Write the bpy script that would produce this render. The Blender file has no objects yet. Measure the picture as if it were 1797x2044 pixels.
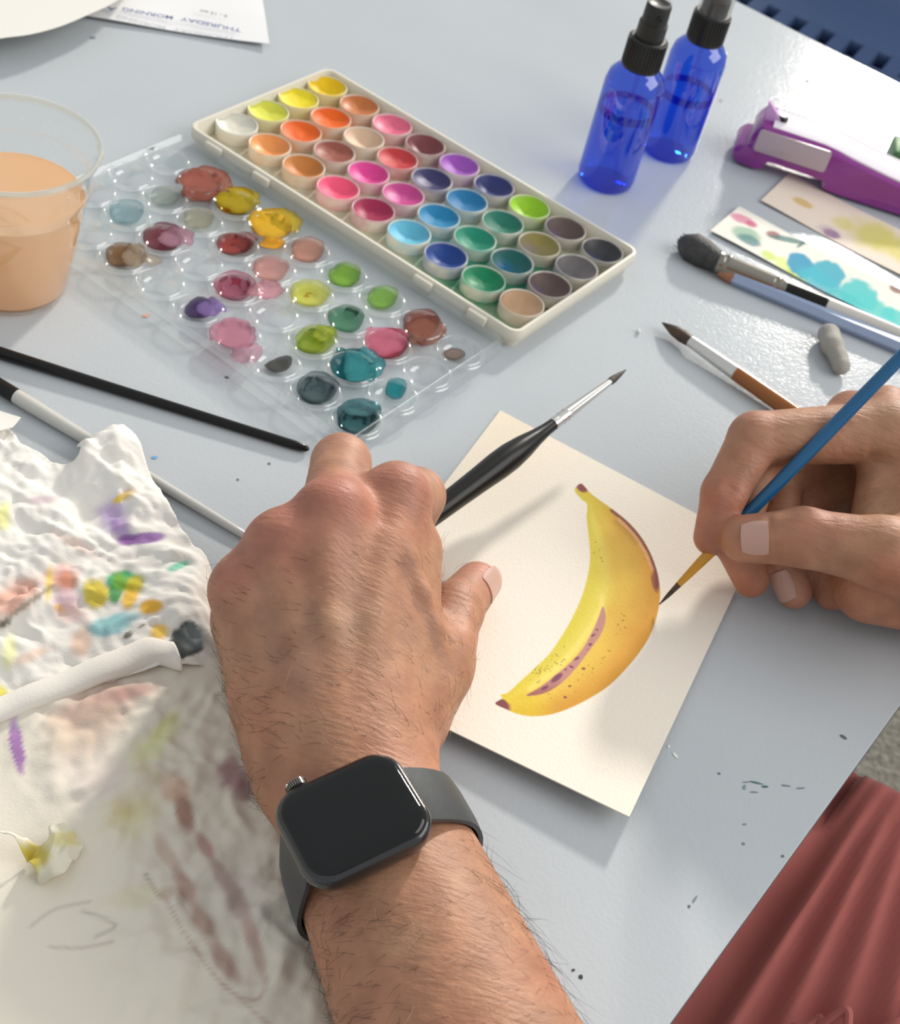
import bpy, math, random
import numpy as np
from mathutils import Vector, Matrix

# ------------------------------------------------------------------ camera, world, sun, exposure
T = 0.74                                   # table top above the floor; objects are laid out from the table top (z = 0)
W, H = 1797.0, 2044.0
FPX, PITCH, ROLL, CAMH = 2903.2, 0.758545, 0.272793, 0.45
_f = np.array([0, math.cos(PITCH), -math.sin(PITCH)]); _r0 = np.array([1.0, 0, 0]); _u0 = np.cross(_r0, _f)
_r = math.cos(ROLL) * _r0 + math.sin(ROLL) * _u0
_u = -math.sin(ROLL) * _r0 + math.cos(ROLL) * _u0
S = bpy.context.scene
COL = S.collection
cam = bpy.data.cameras.new('camera'); camo = bpy.data.objects.new('camera', cam); COL.objects.link(camo)
cam.sensor_fit = 'VERTICAL'; cam.sensor_height = 36.0; cam.sensor_width = 36.0 * W / H
cam.lens = FPX / H * 36.0
cam.clip_start = 0.02; cam.clip_end = 50
camo.matrix_world = Matrix(((_r[0], _u[0], -_f[0], 0), (_r[1], _u[1], -_f[1], 0), (_r[2], _u[2], -_f[2], CAMH + T), (0, 0, 0, 1)))
cam.dof.use_dof = True; cam.dof.focus_distance = 0.525; cam.dof.aperture_fstop = 22
S.camera = camo

wd = bpy.data.worlds.new('world'); S.world = wd; wd.use_nodes = True
bg = wd.node_tree.nodes['Background']; bg.inputs[0].default_value = (0.93, 0.97, 1.0, 1); bg.inputs[1].default_value = 0.59
SUN_AZ, SUN_EL = math.radians(76.2), math.radians(24.0)
sun = bpy.data.lights.new('sun', 'SUN'); suno = bpy.data.objects.new('sun', sun); COL.objects.link(suno)
sun.energy = 2.75; sun.color = (1.0, 0.93, 0.84); sun.angle = math.radians(4.6)
_sd = Vector((math.cos(SUN_EL) * math.cos(SUN_AZ), math.cos(SUN_EL) * math.sin(SUN_AZ), math.sin(SUN_EL)))
suno.rotation_euler = _sd.to_track_quat('Z', 'Y').to_euler(); suno.location = (0.3, 1.6, 2.2)
win = bpy.data.lights.new('window_light', 'AREA'); wino = bpy.data.objects.new('window_light', win); COL.objects.link(wino)
win.shape = 'RECTANGLE'; win.size = 2.2; win.size_y = 1.6; win.energy = 38; win.color = (1.0, 0.97, 0.93)     # the room's side window
_wd = Vector((math.cos(math.radians(36)) * math.cos(math.radians(6)), math.cos(math.radians(36)) * math.sin(math.radians(6)), math.sin(math.radians(36))))
wino.location = Vector((0, 0.45, T)) + _wd * 2.6; wino.rotation_euler = _wd.to_track_quat('Z', 'Y').to_euler()
S.view_settings.view_transform = 'Standard'; S.view_settings.look = 'None'
S.view_settings.gamma = 1; S.view_settings.use_curve_mapping = False
S.view_settings.exposure = 0.0
S.cycles.transparent_max_bounces = 24; S.cycles.max_bounces = 10

# ------------------------------------------------------------------ helpers
rng = np.random.RandomState(7); random.seed(7)
C0 = np.array([0, 0, CAMH])
def at(px, py, z=0.0):
    d = (px - W / 2) / FPX * _r - (py - H / 2) / FPX * _u + _f
    return C0 + d * ((z - CAMH) / d[2])
def px_of(P):
    d = np.asarray(P, float) - C0; z = d @ _f
    return np.stack([W / 2 + FPX * (d @ _r) / z, H / 2 - FPX * (d @ _u) / z], -1)
def lin(r, g, b, a=1.0):
    c = [(v / 255) / 12.92 if v / 255 <= 0.04045 else ((v / 255 + 0.055) / 1.055) ** 2.4 for v in (r, g, b)]
    return (c[0], c[1], c[2], a)
def unit(v): v = np.asarray(v, float); return v / np.linalg.norm(v)
def sstep(a, b, x):
    t = np.clip((x - a) / (b - a), 0, 1); return t * t * (3 - 2 * t)

_H = np.random.RandomState(3).rand(256, 256)
def vnoise(x, y):
    x = np.asarray(x, float); y = np.asarray(y, float)
    xi = np.floor(x).astype(int); yi = np.floor(y).astype(int); fx = x - xi; fy = y - yi
    fx = fx * fx * (3 - 2 * fx); fy = fy * fy * (3 - 2 * fy); g = lambda a, b: _H[a % 256, b % 256]
    return (g(xi, yi) * (1 - fx) + g(xi + 1, yi) * fx) * (1 - fy) + (g(xi, yi + 1) * (1 - fx) + g(xi + 1, yi + 1) * fx) * fy
def fbm(x, y, o=4):
    s = 0; a = 0.5
    for i in range(o): s = s + a * vnoise(x * 2 ** i + 17 * i, y * 2 ** i + 31 * i); a *= 0.5
    return s / (1 - 0.5 ** o)

class MB:
    def __init__(s): s.v = []; s.f = []; s.n = 0; s.c = []
    def add(s, v, f, c=None):
        v = np.asarray(v, float); s.v.append(v); n = s.n
        s.f += [tuple(int(i) + n for i in q) for q in f]; s.n += len(v)
        s.c.append(np.tile(np.array(c if c is not None else (1, 1, 1, 1), float), (len(v), 1)) if c is None or np.ndim(c) == 1 else np.asarray(c, float))
        return s
ORG = {}
def setp(o, label=None, cat=None, group=None, kind=None):
    for k, v in (('label', label), ('category', cat), ('group', group), ('kind', kind)):
        if v: o[k] = v
    return o
def thing(name, label, cat, loc, group=None):
    o = bpy.data.objects.new(name, None); COL.objects.link(o); o.empty_display_size = 0.02
    o.location = Vector(tuple(loc)); ORG[o.name] = np.array(o.location[:3], float)
    return setp(o, label, cat, group)
def obj(name, mb, m, parent=None, loc=None, sharp=40, color=False, label=None):
    me = bpy.data.meshes.new(name)
    o0 = ORG[parent.name] if parent else np.array(loc if loc is not None else (0, 0, 0), float)
    V = np.concatenate(mb.v) - o0
    me.from_pydata(V.tolist(), [], mb.f); me.update()
    me.polygons.foreach_set('use_smooth', [True] * len(me.polygons))
    if sharp: me.set_sharp_from_angle(angle=math.radians(sharp))
    if color:
        ca = me.color_attributes.new('Col', 'FLOAT_COLOR', 'POINT')
        ca.data.foreach_set('color', np.concatenate(mb.c).astype(np.float32).ravel())
    me.materials.append(m)
    o = bpy.data.objects.new(name, me); COL.objects.link(o)
    if parent: o.parent = parent
    else: o.location = Vector(tuple(o0))
    ORG[o.name] = o0
    if label: o['label'] = label
    return o
def frame_of(axis):
    z = unit(axis); x = np.cross((0, 0, 1.0), z)
    if np.linalg.norm(x) < 1e-4: x = np.array([1.0, 0, 0])
    x = unit(x); return x, np.cross(z, x), z
def loft(loops, mb=None, cap0=True, cap1=True, closed=True):
    mb = mb or MB(); n = len(loops[0]); V = np.concatenate([np.asarray(l, float) for l in loops]); F = []
    for i in range(len(loops) - 1):
        for j in range(n if closed else n - 1):
            k = (j + 1) % n; F.append((i * n + j, i * n + k, (i + 1) * n + k, (i + 1) * n + j))
    if cap0: F.append(tuple(range(n - 1, -1, -1)))
    if cap1: F.append(tuple((len(loops) - 1) * n + j for j in range(n)))
    return mb.add(V, F)
def rev(A, B, prof, n=24, mb=None, ex=1.0, ey=1.0, cap0=True, cap1=True):
    """surface of revolution about A->B; prof = [(distance fraction, radius)]"""
    A = np.asarray(A, float); B = np.asarray(B, float); x, y, z = frame_of(B - A)
    t = np.linspace(0, 2 * np.pi, n, endpoint=False); c = np.cos(t)[:, None] * x * ex + np.sin(t)[:, None] * y * ey
    return loft([A + (B - A) * d + c * max(r, 1e-5) for d, r in prof], mb, cap0, cap1)
def tube(P, R, n=8, mb=None):
    P = np.asarray(P, float); R = np.broadcast_to(R, (len(P),)); L = []; t = np.linspace(0, 2 * np.pi, n, endpoint=False)
    tan = np.gradient(P, axis=0); x = frame_of(tan[0])[0]
    for p, r, d in zip(P, R, tan):
        d = unit(d); x = unit(x - d * (x @ d)); y = np.cross(d, x)
        L.append(p + r * (np.cos(t)[:, None] * x + np.sin(t)[:, None] * y))
    return loft(L, mb)
def box(c, hx, hy, hz, ax=(1, 0, 0), ay=(0, 1, 0), az=(0, 0, 1), bev=0.0, mb=None):
    """box as a loft of rounded rectangles along az"""
    c = np.asarray(c, float); ax, ay, az = (unit(a) for a in (ax, ay, az)); b = min(bev, hx * .9, hy * .9, hz * .9)
    L = []
    for z, ins in ([(-hz, b), (-hz + b * .3, b * .3), (-hz + b, 0), (hz - b, 0), (hz - b * .3, b * .3), (hz, b)] if b > 0 else [(-hz, 0), (hz, 0)]):
        o = rrect(hx - ins, hy - ins, max(b - ins * 0.5, 0), 3 if b > 0 else 0)
        L.append(c + o[:, :1] * ax + o[:, 1:] * ay + z * az)
    return loft(L, mb)
def rrect(hx, hy, r, k=6):
    if k == 0 or r <= 0: return np.array([(-hx, -hy), (hx, -hy), (hx, hy), (-hx, hy)], float)
    P = []
    for (sx, sy, a0) in ((1, -1, -90), (1, 1, 0), (-1, 1, 90), (-1, -1, 180)):
        for i in range(k + 1):
            a = math.radians(a0 + 90 * i / k); P.append((sx * (hx - r) + r * math.cos(a), sy * (hy - r) + r * math.sin(a)))
    return np.array(P, float)
def prism(poly, z0, z1, mb=None, bev=0.0):
    poly = np.asarray(poly, float)
    if (np.cross(np.roll(poly, -1, 0) - poly, np.roll(poly, -2, 0) - np.roll(poly, -1, 0))).sum() < 0: poly = poly[::-1]
    return loft([np.c_[poly, np.full(len(poly), z0)], np.c_[poly, np.full(len(poly), z1)]], mb)
def poly_sd(P, poly):
    """signed distance (negative inside) of points to polygon"""
    P = np.asarray(P, float); poly = np.asarray(poly, float); d = np.full(len(P), 1e9); ins = np.zeros(len(P), bool); near = np.zeros_like(P)
    for a, b in zip(poly, np.roll(poly, -1, 0)):
        e = b - a; t = np.clip(((P - a) @ e) / (e @ e + 1e-12), 0, 1); q = a + t[:, None] * e; dd = np.linalg.norm(P - q, axis=1)
        m = dd < d; d = np.where(m, dd, d); near[m] = q[m]
        c = ((a[1] > P[:, 1]) != (b[1] > P[:, 1])) & (P[:, 0] < (b[0] - a[0]) * (P[:, 1] - a[1]) / (b[1] - a[1] + 1e-12) + a[0]); ins ^= c
    return np.where(ins, -d, d), near
def catmull(P, k=8, closed=True):
    P = np.asarray(P, float); n = len(P); out = []
    for i in range(n if closed else n - 1):
        g = lambda j: P[j % n] if closed else P[min(max(j, 0), n - 1)]
        a, b, c, d = g(i - 1), g(i), g(i + 1), g(i + 2)
        for t in np.linspace(0, 1, k, endpoint=False):
            out.append(0.5 * (2 * b + (c - a) * t + (2 * a - 5 * b + 4 * c - d) * t * t + (3 * b - a - 3 * c + d) * t ** 3))
    if not closed: out.append(P[-1])
    return np.array(out)
def patch(poly, zfn, res, thick=0.0003, colfn=None):
    """sheet over a world xy polygon, boundary snapped to the outline, height zfn(x,y), with a real thickness"""
    poly = np.asarray(poly, float); lo = poly.min(0) - res; hi = poly.max(0) + res
    nx = int((hi[0] - lo[0]) / res) + 2; ny = int((hi[1] - lo[1]) / res) + 2
    X, Y = np.meshgrid(lo[0] + np.arange(nx) * res, lo[1] + np.arange(ny) * res, indexing='ij'); P = np.stack([X.ravel(), Y.ravel()], 1)
    d, near = poly_sd(P, poly); ins = d < 0
    q = np.arange(nx * ny).reshape(nx, ny); Q = np.stack([q[:-1, :-1], q[1:, :-1], q[1:, 1:], q[:-1, 1:]], -1).reshape(-1, 4)
    Q = Q[ins[Q].any(1)]; used = np.unique(Q); mp = -np.ones(nx * ny, int); mp[used] = np.arange(len(used)); Q = mp[Q]
    out = ~ins[used]; P = P[used].copy(); P[out] = near[used][out]; Z = zfn(P[:, 0], P[:, 1])
    V = np.c_[P, Z]; n = len(V); col = colfn(V) if colfn else None
    e = {}
    for f in Q:
        for a, b in zip(f, np.roll(f, -1)): e[(a, b)] = 1
    side = [(a, b) for (a, b) in e if (b, a) not in e]
    V2 = V.copy(); V2[:, 2] -= thick
    F = [tuple(f) for f in Q] + [tuple(f[::-1] + n) for f in Q] + [(b, a, a + n, b + n) for a, b in side]
    mb = MB(); mb.add(np.concatenate([V, V2]), F, None if col is None else np.concatenate([col, col])); return mb

# --- implicit surfaces for bodies
def sdf_mesh(prims, lo, hi, h, smooth=2):
    lo = np.asarray(lo, float); dims = np.ceil((np.asarray(hi) - lo) / h).astype(int) + 1
    F = np.full(dims, 0.05, np.float32); ax = [lo[i] + h * np.arange(dims[i]) for i in range(3)]
    for pr in prims:
        kind, a, b, k = pr[0], pr[1], pr[2], pr[-1]
        if kind in ('c', 's'):
            r1, r2 = pr[3], pr[4]; mn = np.minimum(a - r1, b - r2); mx = np.maximum(a + r1, b + r2)
        else: mn = a - max(b); mx = a + max(b)
        mn = mn - k - 3 * h; mx = mx + k + 3 * h
        i0 = np.clip(((mn - lo) / h).astype(int), 0, dims); i1 = np.clip(((mx - lo) / h).astype(int) + 2, 0, dims)
        if (i1 <= i0).any(): continue
        sl = tuple(slice(i0[i], i1[i]) for i in range(3))
        X, Y, Z = np.meshgrid(ax[0][sl[0]], ax[1][sl[1]], ax[2][sl[2]], indexing='ij', sparse=True)
        if kind in ('c', 's'):
            ba = b - a; L = ba @ ba + 1e-12
            t = np.clip(((X - a[0]) * ba[0] + (Y - a[1]) * ba[1] + (Z - a[2]) * ba[2]) / L, 0, 1)
            d = np.sqrt((X - a[0] - t * ba[0]) ** 2 + (Y - a[1] - t * ba[1]) ** 2 + (Z - a[2] - t * ba[2]) ** 2) - (r1 + (r2 - r1) * t)
        else:
            M = pr[3]; p = [(X - a[0]) * M[i][0] + (Y - a[1]) * M[i][1] + (Z - a[2]) * M[i][2] for i in range(3)]
            k0 = np.sqrt(sum((p[i] / b[i]) ** 2 for i in range(3))); k1 = np.sqrt(sum((p[i] / b[i] ** 2) ** 2 for i in range(3))) + 1e-9; d = k0 * (k0 - 1) / k1
        s = F[sl]
        if kind == 's':
            d = -d; m = np.clip(0.5 - 0.5 * (d - s) / k, 0, 1); F[sl] = s * m + d * (1 - m) + k * m * (1 - m)
            F[sl] = np.maximum(F[sl], s)
        else:
            m = np.clip(0.5 + 0.5 * (s - d) / k, 0, 1); F[sl] = s * (1 - m) + d * m - k * m * (1 - m)
    # surface nets
    neg = F < 0; nx, ny, nz = dims
    acc = np.zeros((nx - 1, ny - 1, nz - 1, 3), np.float32); cnt = np.zeros((nx - 1, ny - 1, nz - 1), np.float32)
    for axis in range(3):
        A = [slice(None)] * 3; B = [slice(None)] * 3; A[axis] = slice(0, -1); B[axis] = slice(1, None)
        fa, fb = F[tuple(A)], F[tuple(B)]; cr = neg[tuple(A)] != neg[tuple(B)]; tt = np.where(cr, fa / (fa - fb + 1e-12), 0)
        o = [i for i in range(3) if i != axis]
        for da in (0, 1):
            for db in (0, 1):
                sl = [slice(None)] * 3
                sl[o[0]] = slice(da, dims[o[0]] - 1 + da); sl[o[1]] = slice(db, dims[o[1]] - 1 + db)
                c = cr[tuple(sl)]; t = tt[tuple(sl)]; off = [0, 0, 0]; off[o[0]] = da; off[o[1]] = db
                cnt += c
                for i in range(3): acc[..., i] += c * (t if i == axis else off[i])
    idx = -np.ones(cnt.shape, np.int64); m = cnt > 0; idx[m] = np.arange(m.sum()); I = np.argwhere(m)
    V = (acc[m] / cnt[m][:, None] + I) * h + lo
    Fq = []
    for axis in range(3):
        A = [slice(None)] * 3; B = [slice(None)] * 3; A[axis] = slice(0, -1); B[axis] = slice(1, None)
        na, nb = neg[tuple(A)], neg[tuple(B)]; cr = np.argwhere(na != nb); o = [i for i in range(3) if i != axis]
        ok = (cr[:, o[0]] > 0) & (cr[:, o[1]] > 0) & (cr[:, o[0]] < dims[o[0]] - 1) & (cr[:, o[1]] < dims[o[1]] - 1); cr = cr[ok]
        fl = na[tuple(cr.T)]; q = []
        for (da, db) in ((-1, -1), (0, -1), (0, 0), (-1, 0)):
            c = cr.copy(); c[:, o[0]] += da; c[:, o[1]] += db; q.append(idx[tuple(c.T)])
        q = np.stack(q, 1); flip = fl if axis != 1 else ~fl
        q[~flip] = q[~flip][:, ::-1]; Fq.append(q)
    Fq = np.concatenate(Fq); Fq = Fq[(Fq >= 0).all(1)]
    E = np.concatenate([Fq[:, [0, 1]], Fq[:, [1, 2]], Fq[:, [2, 3]], Fq[:, [3, 0]]]); E = np.concatenate([E, E[:, ::-1]])
    deg = np.bincount(E[:, 0], minlength=len(V))[:, None]
    for lam in [0.5, -0.45] * smooth + [0.35]:
        N = np.stack([np.bincount(E[:, 0], V[E[:, 1], i], minlength=len(V)) for i in range(3)], 1) / np.maximum(deg, 1); V = V + lam * (N - V)
    a, b, c, d = (V[Fq[:, i]] for i in range(4)); fn = np.cross(c - a, d - b); N = np.zeros_like(V)
    for i in range(4):
        for j in range(3): N[:, j] += np.bincount(Fq[:, i], fn[:, j], minlength=len(V))
    N /= np.linalg.norm(N, axis=1, keepdims=True) + 1e-12
    return V, Fq, N

# ------------------------------------------------------------------ materials
def mat(name, base=(0.8, 0.8, 0.8, 1), rough=0.5, col=False, bump=None, spec=0.5, coat=0.0, metal=0.0, sss=0.0, sssr=(1, .3, .15), var=None, trans=0.0, sheen=0.0):
    m = bpy.data.materials.new(name); m.use_nodes = True; nt = m.node_tree; b = nt.nodes['Principled BSDF']; lk = nt.links.new
    b.inputs['Roughness'].default_value = rough; b.inputs['Specular IOR Level'].default_value = spec; b.inputs['Metallic'].default_value = metal
    b.inputs['Coat Weight'].default_value = coat; b.inputs['Coat Roughness'].default_value = 0.05
    b.inputs['Subsurface Weight'].default_value = sss; b.inputs['Subsurface Radius'].default_value = sssr; b.inputs['Subsurface Scale'].default_value = 0.004
    b.inputs['Transmission Weight'].default_value = trans; b.inputs['Sheen Weight'].default_value = sheen
    tc = nt.nodes.new('ShaderNodeTexCoord'); src = None
    if col:
        a = nt.nodes.new('ShaderNodeVertexColor'); a.layer_name = 'Col'; src = a.outputs[0]
    if var:
        n = nt.nodes.new('ShaderNodeTexNoise'); n.inputs['Scale'].default_value = var[0]; n.inputs['Detail'].default_value = 6
        lk(tc.outputs['Object'], n.inputs['Vector'])
        mx = nt.nodes.new('ShaderNodeMix'); mx.data_type = 'RGBA'; mx.blend_type = 'MULTIPLY'; mx.inputs[0].default_value = 1
        cr = nt.nodes.new('ShaderNodeValToRGB'); cr.color_ramp.elements[0].position = 0.3; cr.color_ramp.elements[1].position = 0.7
        cr.color_ramp.elements[0].color = (1 - var[1],) * 3 + (1,); cr.color_ramp.elements[1].color = (1, 1, 1, 1)
        lk(n.outputs['Fac'], cr.inputs[0]); lk(cr.outputs[0], mx.inputs[7])
        if src: lk(src, mx.inputs[6])
        else: mx.inputs[6].default_value = base
        src = mx.outputs[2]
    if src: lk(src, b.inputs['Base Color'])
    else: b.inputs['Base Color'].default_value = base
    if bump:
        last = None
        for (kind, sc, st, dist) in bump:
            if kind == 'noise':
                t = nt.nodes.new('ShaderNodeTexNoise'); t.inputs['Detail'].default_value = 4; out = t.outputs['Fac']
            else:
                t = nt.nodes.new('ShaderNodeTexVoronoi'); out = t.outputs['Distance']
                if kind == 'crack': t.feature = 'DISTANCE_TO_EDGE'
            t.inputs['Scale'].default_value = sc; lk(tc.outputs['Object'], t.inputs['Vector'])
            bp = nt.nodes.new('ShaderNodeBump'); bp.inputs['Strength'].default_value = st; bp.inputs['Distance'].default_value = dist
            lk(out, bp.inputs['Height'])
            if last: lk(last, bp.inputs['Normal'])
            last = bp.outputs[0]
        lk(last, b.inputs['Normal'])
    return m
def thin_clear(name, tint, haze=0.0, hazecol=(1, 1, 1, 1), rough=0.03, gl=1.0, col=False, ior=1.48):
    """thin clear plastic: tinted pass-through, Fresnel reflection, a little haze"""
    m = bpy.data.materials.new(name); m.use_nodes = True; nt = m.node_tree; nt.nodes.clear(); lk = nt.links.new
    o = nt.nodes.new('ShaderNodeOutputMaterial'); t = nt.nodes.new('ShaderNodeBsdfTransparent'); t.inputs[0].default_value = tint
    if col:
        a = nt.nodes.new('ShaderNodeVertexColor'); a.layer_name = 'Col'; lk(a.outputs[0], t.inputs[0])
    g = nt.nodes.new('ShaderNodeBsdfGlossy'); g.inputs['Roughness'].default_value = rough; g.inputs[0].default_value = (gl, gl, gl, 1)
    d = nt.nodes.new('ShaderNodeBsdfDiffuse'); d.inputs[0].default_value = hazecol; tr = nt.nodes.new('ShaderNodeBsdfTranslucent'); tr.inputs[0].default_value = hazecol
    m0 = nt.nodes.new('ShaderNodeMixShader'); lk(d.outputs[0], m0.inputs[1]); lk(tr.outputs[0], m0.inputs[2])
    m1 = nt.nodes.new('ShaderNodeMixShader'); m1.inputs[0].default_value = haze; lk(t.outputs[0], m1.inputs[1]); lk(m0.outputs[0], m1.inputs[2])
    fr = nt.nodes.new('ShaderNodeFresnel'); ge = nt.nodes.new('ShaderNodeNewGeometry'); io = nt.nodes.new('ShaderNodeMix'); io.inputs[2].default_value = ior; io.inputs[3].default_value = 1 / ior   # same reflectance from both faces of the thin sheet
    lk(ge.outputs['Backfacing'], io.inputs[0]); lk(io.outputs[0], fr.inputs[0])
    m2 = nt.nodes.new('ShaderNodeMixShader'); lk(fr.outputs[0], m2.inputs[0]); lk(m1.outputs[0], m2.inputs[1]); lk(g.outputs[0], m2.inputs[2])
    lk(m2.outputs[0], o.inputs[0]); return m
MT = {
 'table': mat('table_laminate', (0.525, 0.56, 0.585, 1), 0.13, spec=0.10, bump=[('noise', 560, 0.20, 0.0006), ('noise', 180, .03, .001)], var=(9, 0.06)),
 'edge': mat('table_edge', (0.12, 0.13, 0.14, 1), 0.5), 'steel': mat('steel', (0.5, 0.5, 0.5, 1), 0.3, metal=1),
 'floor': mat('carpet', (0.30, 0.285, 0.235, 1), 0.95, bump=[('noise', 160, 1.0, 0.01)], var=(110, 0.55)),
 'black': mat('black_lacquer', (0.008, 0.008, 0.007, 1), 0.3, spec=.25, coat=0.1), 'white_lac': mat('white_lacquer', (0.62, 0.60, 0.55, 1), 0.25, coat=.4),
 'ferrule': mat('ferrule', (0.72, 0.70, 0.66, 1), 0.22, metal=1), 'nickel': mat('dark_nickel', (0.30, 0.28, 0.24, 1), 0.25, metal=1),
 'bristle': mat('bristle', (0.055, 0.045, 0.035, 1), 0.6, bump=[('noise', 900, .6, .0006)]), 'bristle_grey': mat('bristle_grey', (0.06, 0.06, 0.058, 1), 0.55, bump=[('noise', 700, .8, .001)], var=(300, .5)),
 'bristle_brown': mat('bristle_brown', (0.09, 0.05, 0.025, 1), 0.5, bump=[('noise', 900, .6, .0006)], var=(200, .6)),
 'amber': mat('amber_handle', (0.30, 0.095, 0.008, 1), 0.25, coat=.25), 'blue_lac': mat('blue_lacquer', (0.004, 0.105, 0.25, 1), 0.25, coat=.2),
 'gold': mat('gold_bristle', (0.62, 0.30, 0.02, 1), 0.4), 'pencil': mat('pencil_blue', (0.33, 0.42, 0.60, 1), 0.35), 'wood': mat('cedar', (0.48, 0.21, 0.11, 1), 0.6, var=(120, .3)),
 'eraser': mat('kneaded', (0.36, 0.345, 0.31, 1), 0.75, bump=[('noise', 140, .3, .003)]), 'cream_plastic': mat('cream_plastic', (0.78, 0.74, 0.62, 1), 0.3),
 'pan': mat('pan_plastic', (0.80, 0.76, 0.66, 1), 0.3, col=True), 'stained': mat('stained_plastic', rough=0.3, col=True), 'paint': None,
 'clear': thin_clear('clear_plastic', (0.975, 0.985, 0.98, 1), 0.10, (.85, .9, .92, 1), 0.06, ior=1.7),
 'clear_well': thin_clear('clear_wells', (0.975, 0.985, 0.985, 1), 0.10, (.9, .94, .95, 1), 0.10, ior=2.0),
 'cup': thin_clear('cup_plastic', (0.965, 0.97, 0.955, 1), 0.03, (.9, .9, .85, 1), 0.04, ior=1.65), 'cup_rim': thin_clear('cup_rim_plastic', (.9, .91, .88, 1), 0.32, (.95, .95, .9, 1), 0.08, ior=2.0),
 'blue_glass': thin_clear('cobalt_plastic', (0.12, 0.31, 0.88, 1), 0.08, (0.02, 0.08, 0.6, 1), 0.03, ior=1.8),
 'blue_water': thin_clear('water_in_blue', (0.78, 0.88, 1, 1), 0.0, rough=0.02), 'meniscus': thin_clear('meniscus', (0.10, 0.16, 0.75, 1), 0.0, rough=.05), 'cap_clear': thin_clear('clear_cap', (0.9, 0.9, 0.88, 1), 0.08, rough=0.06),
 'pump': mat('pump_black', (0.014, 0.014, 0.012, 1), 0.4), 'tube': thin_clear('dip_tube', (.75, .8, .95, 1), .05, (.1, .2, .7, 1), .1),
 'purple': mat('purple_plastic', (0.27, 0.035, 0.27, 1), 0.22, sss=0.0, coat=.3), 'plabel': mat('pale_label', (0.50, 0.40, 0.44, 1), 0.3), 'glare_white': mat('glare_white', (0.88, 0.82, 0.88, 1), 0.16, coat=.6), 'lilac': mat('lilac_plastic', (0.7, 0.42, 0.72, 1), 0.3),
 'green': mat('green_plastic', (0.10, 0.27, 0.09, 1), 0.35), 'white': mat('white_plastic', (0.8, 0.8, 0.8, 1), 0.35),
 'paper': mat('watercolour_paper', rough=0.85, col=True, bump=[('noise', 700, 0.35, 0.0005)]), 'sheet': mat('paper_sheet', (0.83, 0.80, 0.74, 1), 0.8), 'sheet_white': mat('white_sheet', (0.83, 0.83, 0.83, 1), 0.8),
 'towel': mat('paper_towel', rough=0.9, col=True, bump=[('noise', 900, 0.3, 0.0004)]), 'ink': mat('blue_ink', (0.16, 0.19, 0.36, 1), 0.7), 'grey_ink': mat('grey_ink', (0.30, 0.30, 0.32, 1), 0.7),
 'watch': mat('watch_case', (0.012, 0.013, 0.014, 1), 0.2, coat=.6), 'glass': mat('watch_glass', (0.004, 0.004, 0.004, 1), 0.04, spec=.42),
 'band': mat('silicone_band', (0.038, 0.046, 0.050, 1), 0.42, bump=[('noise', 260, .08, .001)]),
 'nail': mat('fingernail', (0.54, 0.33, 0.265, 1), 0.3, sss=.15), 'hair': mat('arm_hair', (0.045, 0.026, 0.016, 1), 0.4), 'hair_pale': mat('arm_hair_pale', (0.55, 0.40, 0.28, 1), 0.35),
 'pink': mat('pink_cotton', (0.46, 0.125, 0.105, 1), 0.85, bump=[('noise', 1200, .25, .0005)], sheen=.2),
 'chair_blue': mat('blue_plastic', (0.055, 0.095, 0.205, 1), 0.45), 'speck': mat('dried_paint', rough=0.6, col=True),
}
def paint_mat(name, c, rough=0.45): return mat(name, c, rough, spec=.3, var=(180, .12))
def wet_mat(name, c, dens=0.75):
    m = bpy.data.materials.new(name); m.use_nodes = True; nt = m.node_tree; nt.nodes.clear(); lk = nt.links.new
    o = nt.nodes.new('ShaderNodeOutputMaterial'); t = nt.nodes.new('ShaderNodeBsdfTransparent'); t.inputs[0].default_value = tuple(0.25 + 0.75 * x for x in c[:3]) + (1,)
    b = nt.nodes.new('ShaderNodeBsdfPrincipled'); b.inputs['Base Color'].default_value = c; b.inputs['Roughness'].default_value = 0.08
    a = nt.nodes.new('ShaderNodeVertexColor'); a.layer_name = 'Col'; mu = nt.nodes.new('ShaderNodeMath'); mu.operation = 'MULTIPLY'; mu.inputs[1].default_value = dens
    lk(a.outputs[0], mu.inputs[0]); ms = nt.nodes.new('ShaderNodeMixShader'); lk(mu.outputs[0], ms.inputs[0]); lk(t.outputs[0], ms.inputs[1]); lk(b.outputs[0], ms.inputs[2]); lk(ms.outputs[0], o.inputs[0]); return m

# ------------------------------------------------------------------ setting: floor, table, chair behind
E1 = np.array([0.8918, -0.4524, 0]); E2 = np.array([0.4524, 0.8918, 0]); UP = np.array([0, 0, 1.0])
def tb(a1, a2, z=0.0): return E1 * a1 + E2 * a2 + UP * z          # table axes
R_EDGE, F_EDGE = -0.0102, 1.0374
fl = MB(); fl.add([(-4, -3, -T), (4, -3, -T), (4, 5, -T), (-4, 5, -T)], [(0, 1, 2, 3)])
setp(obj('floor', fl, MT['floor'], loc=(0, 0, -T)), kind='structure')

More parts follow.
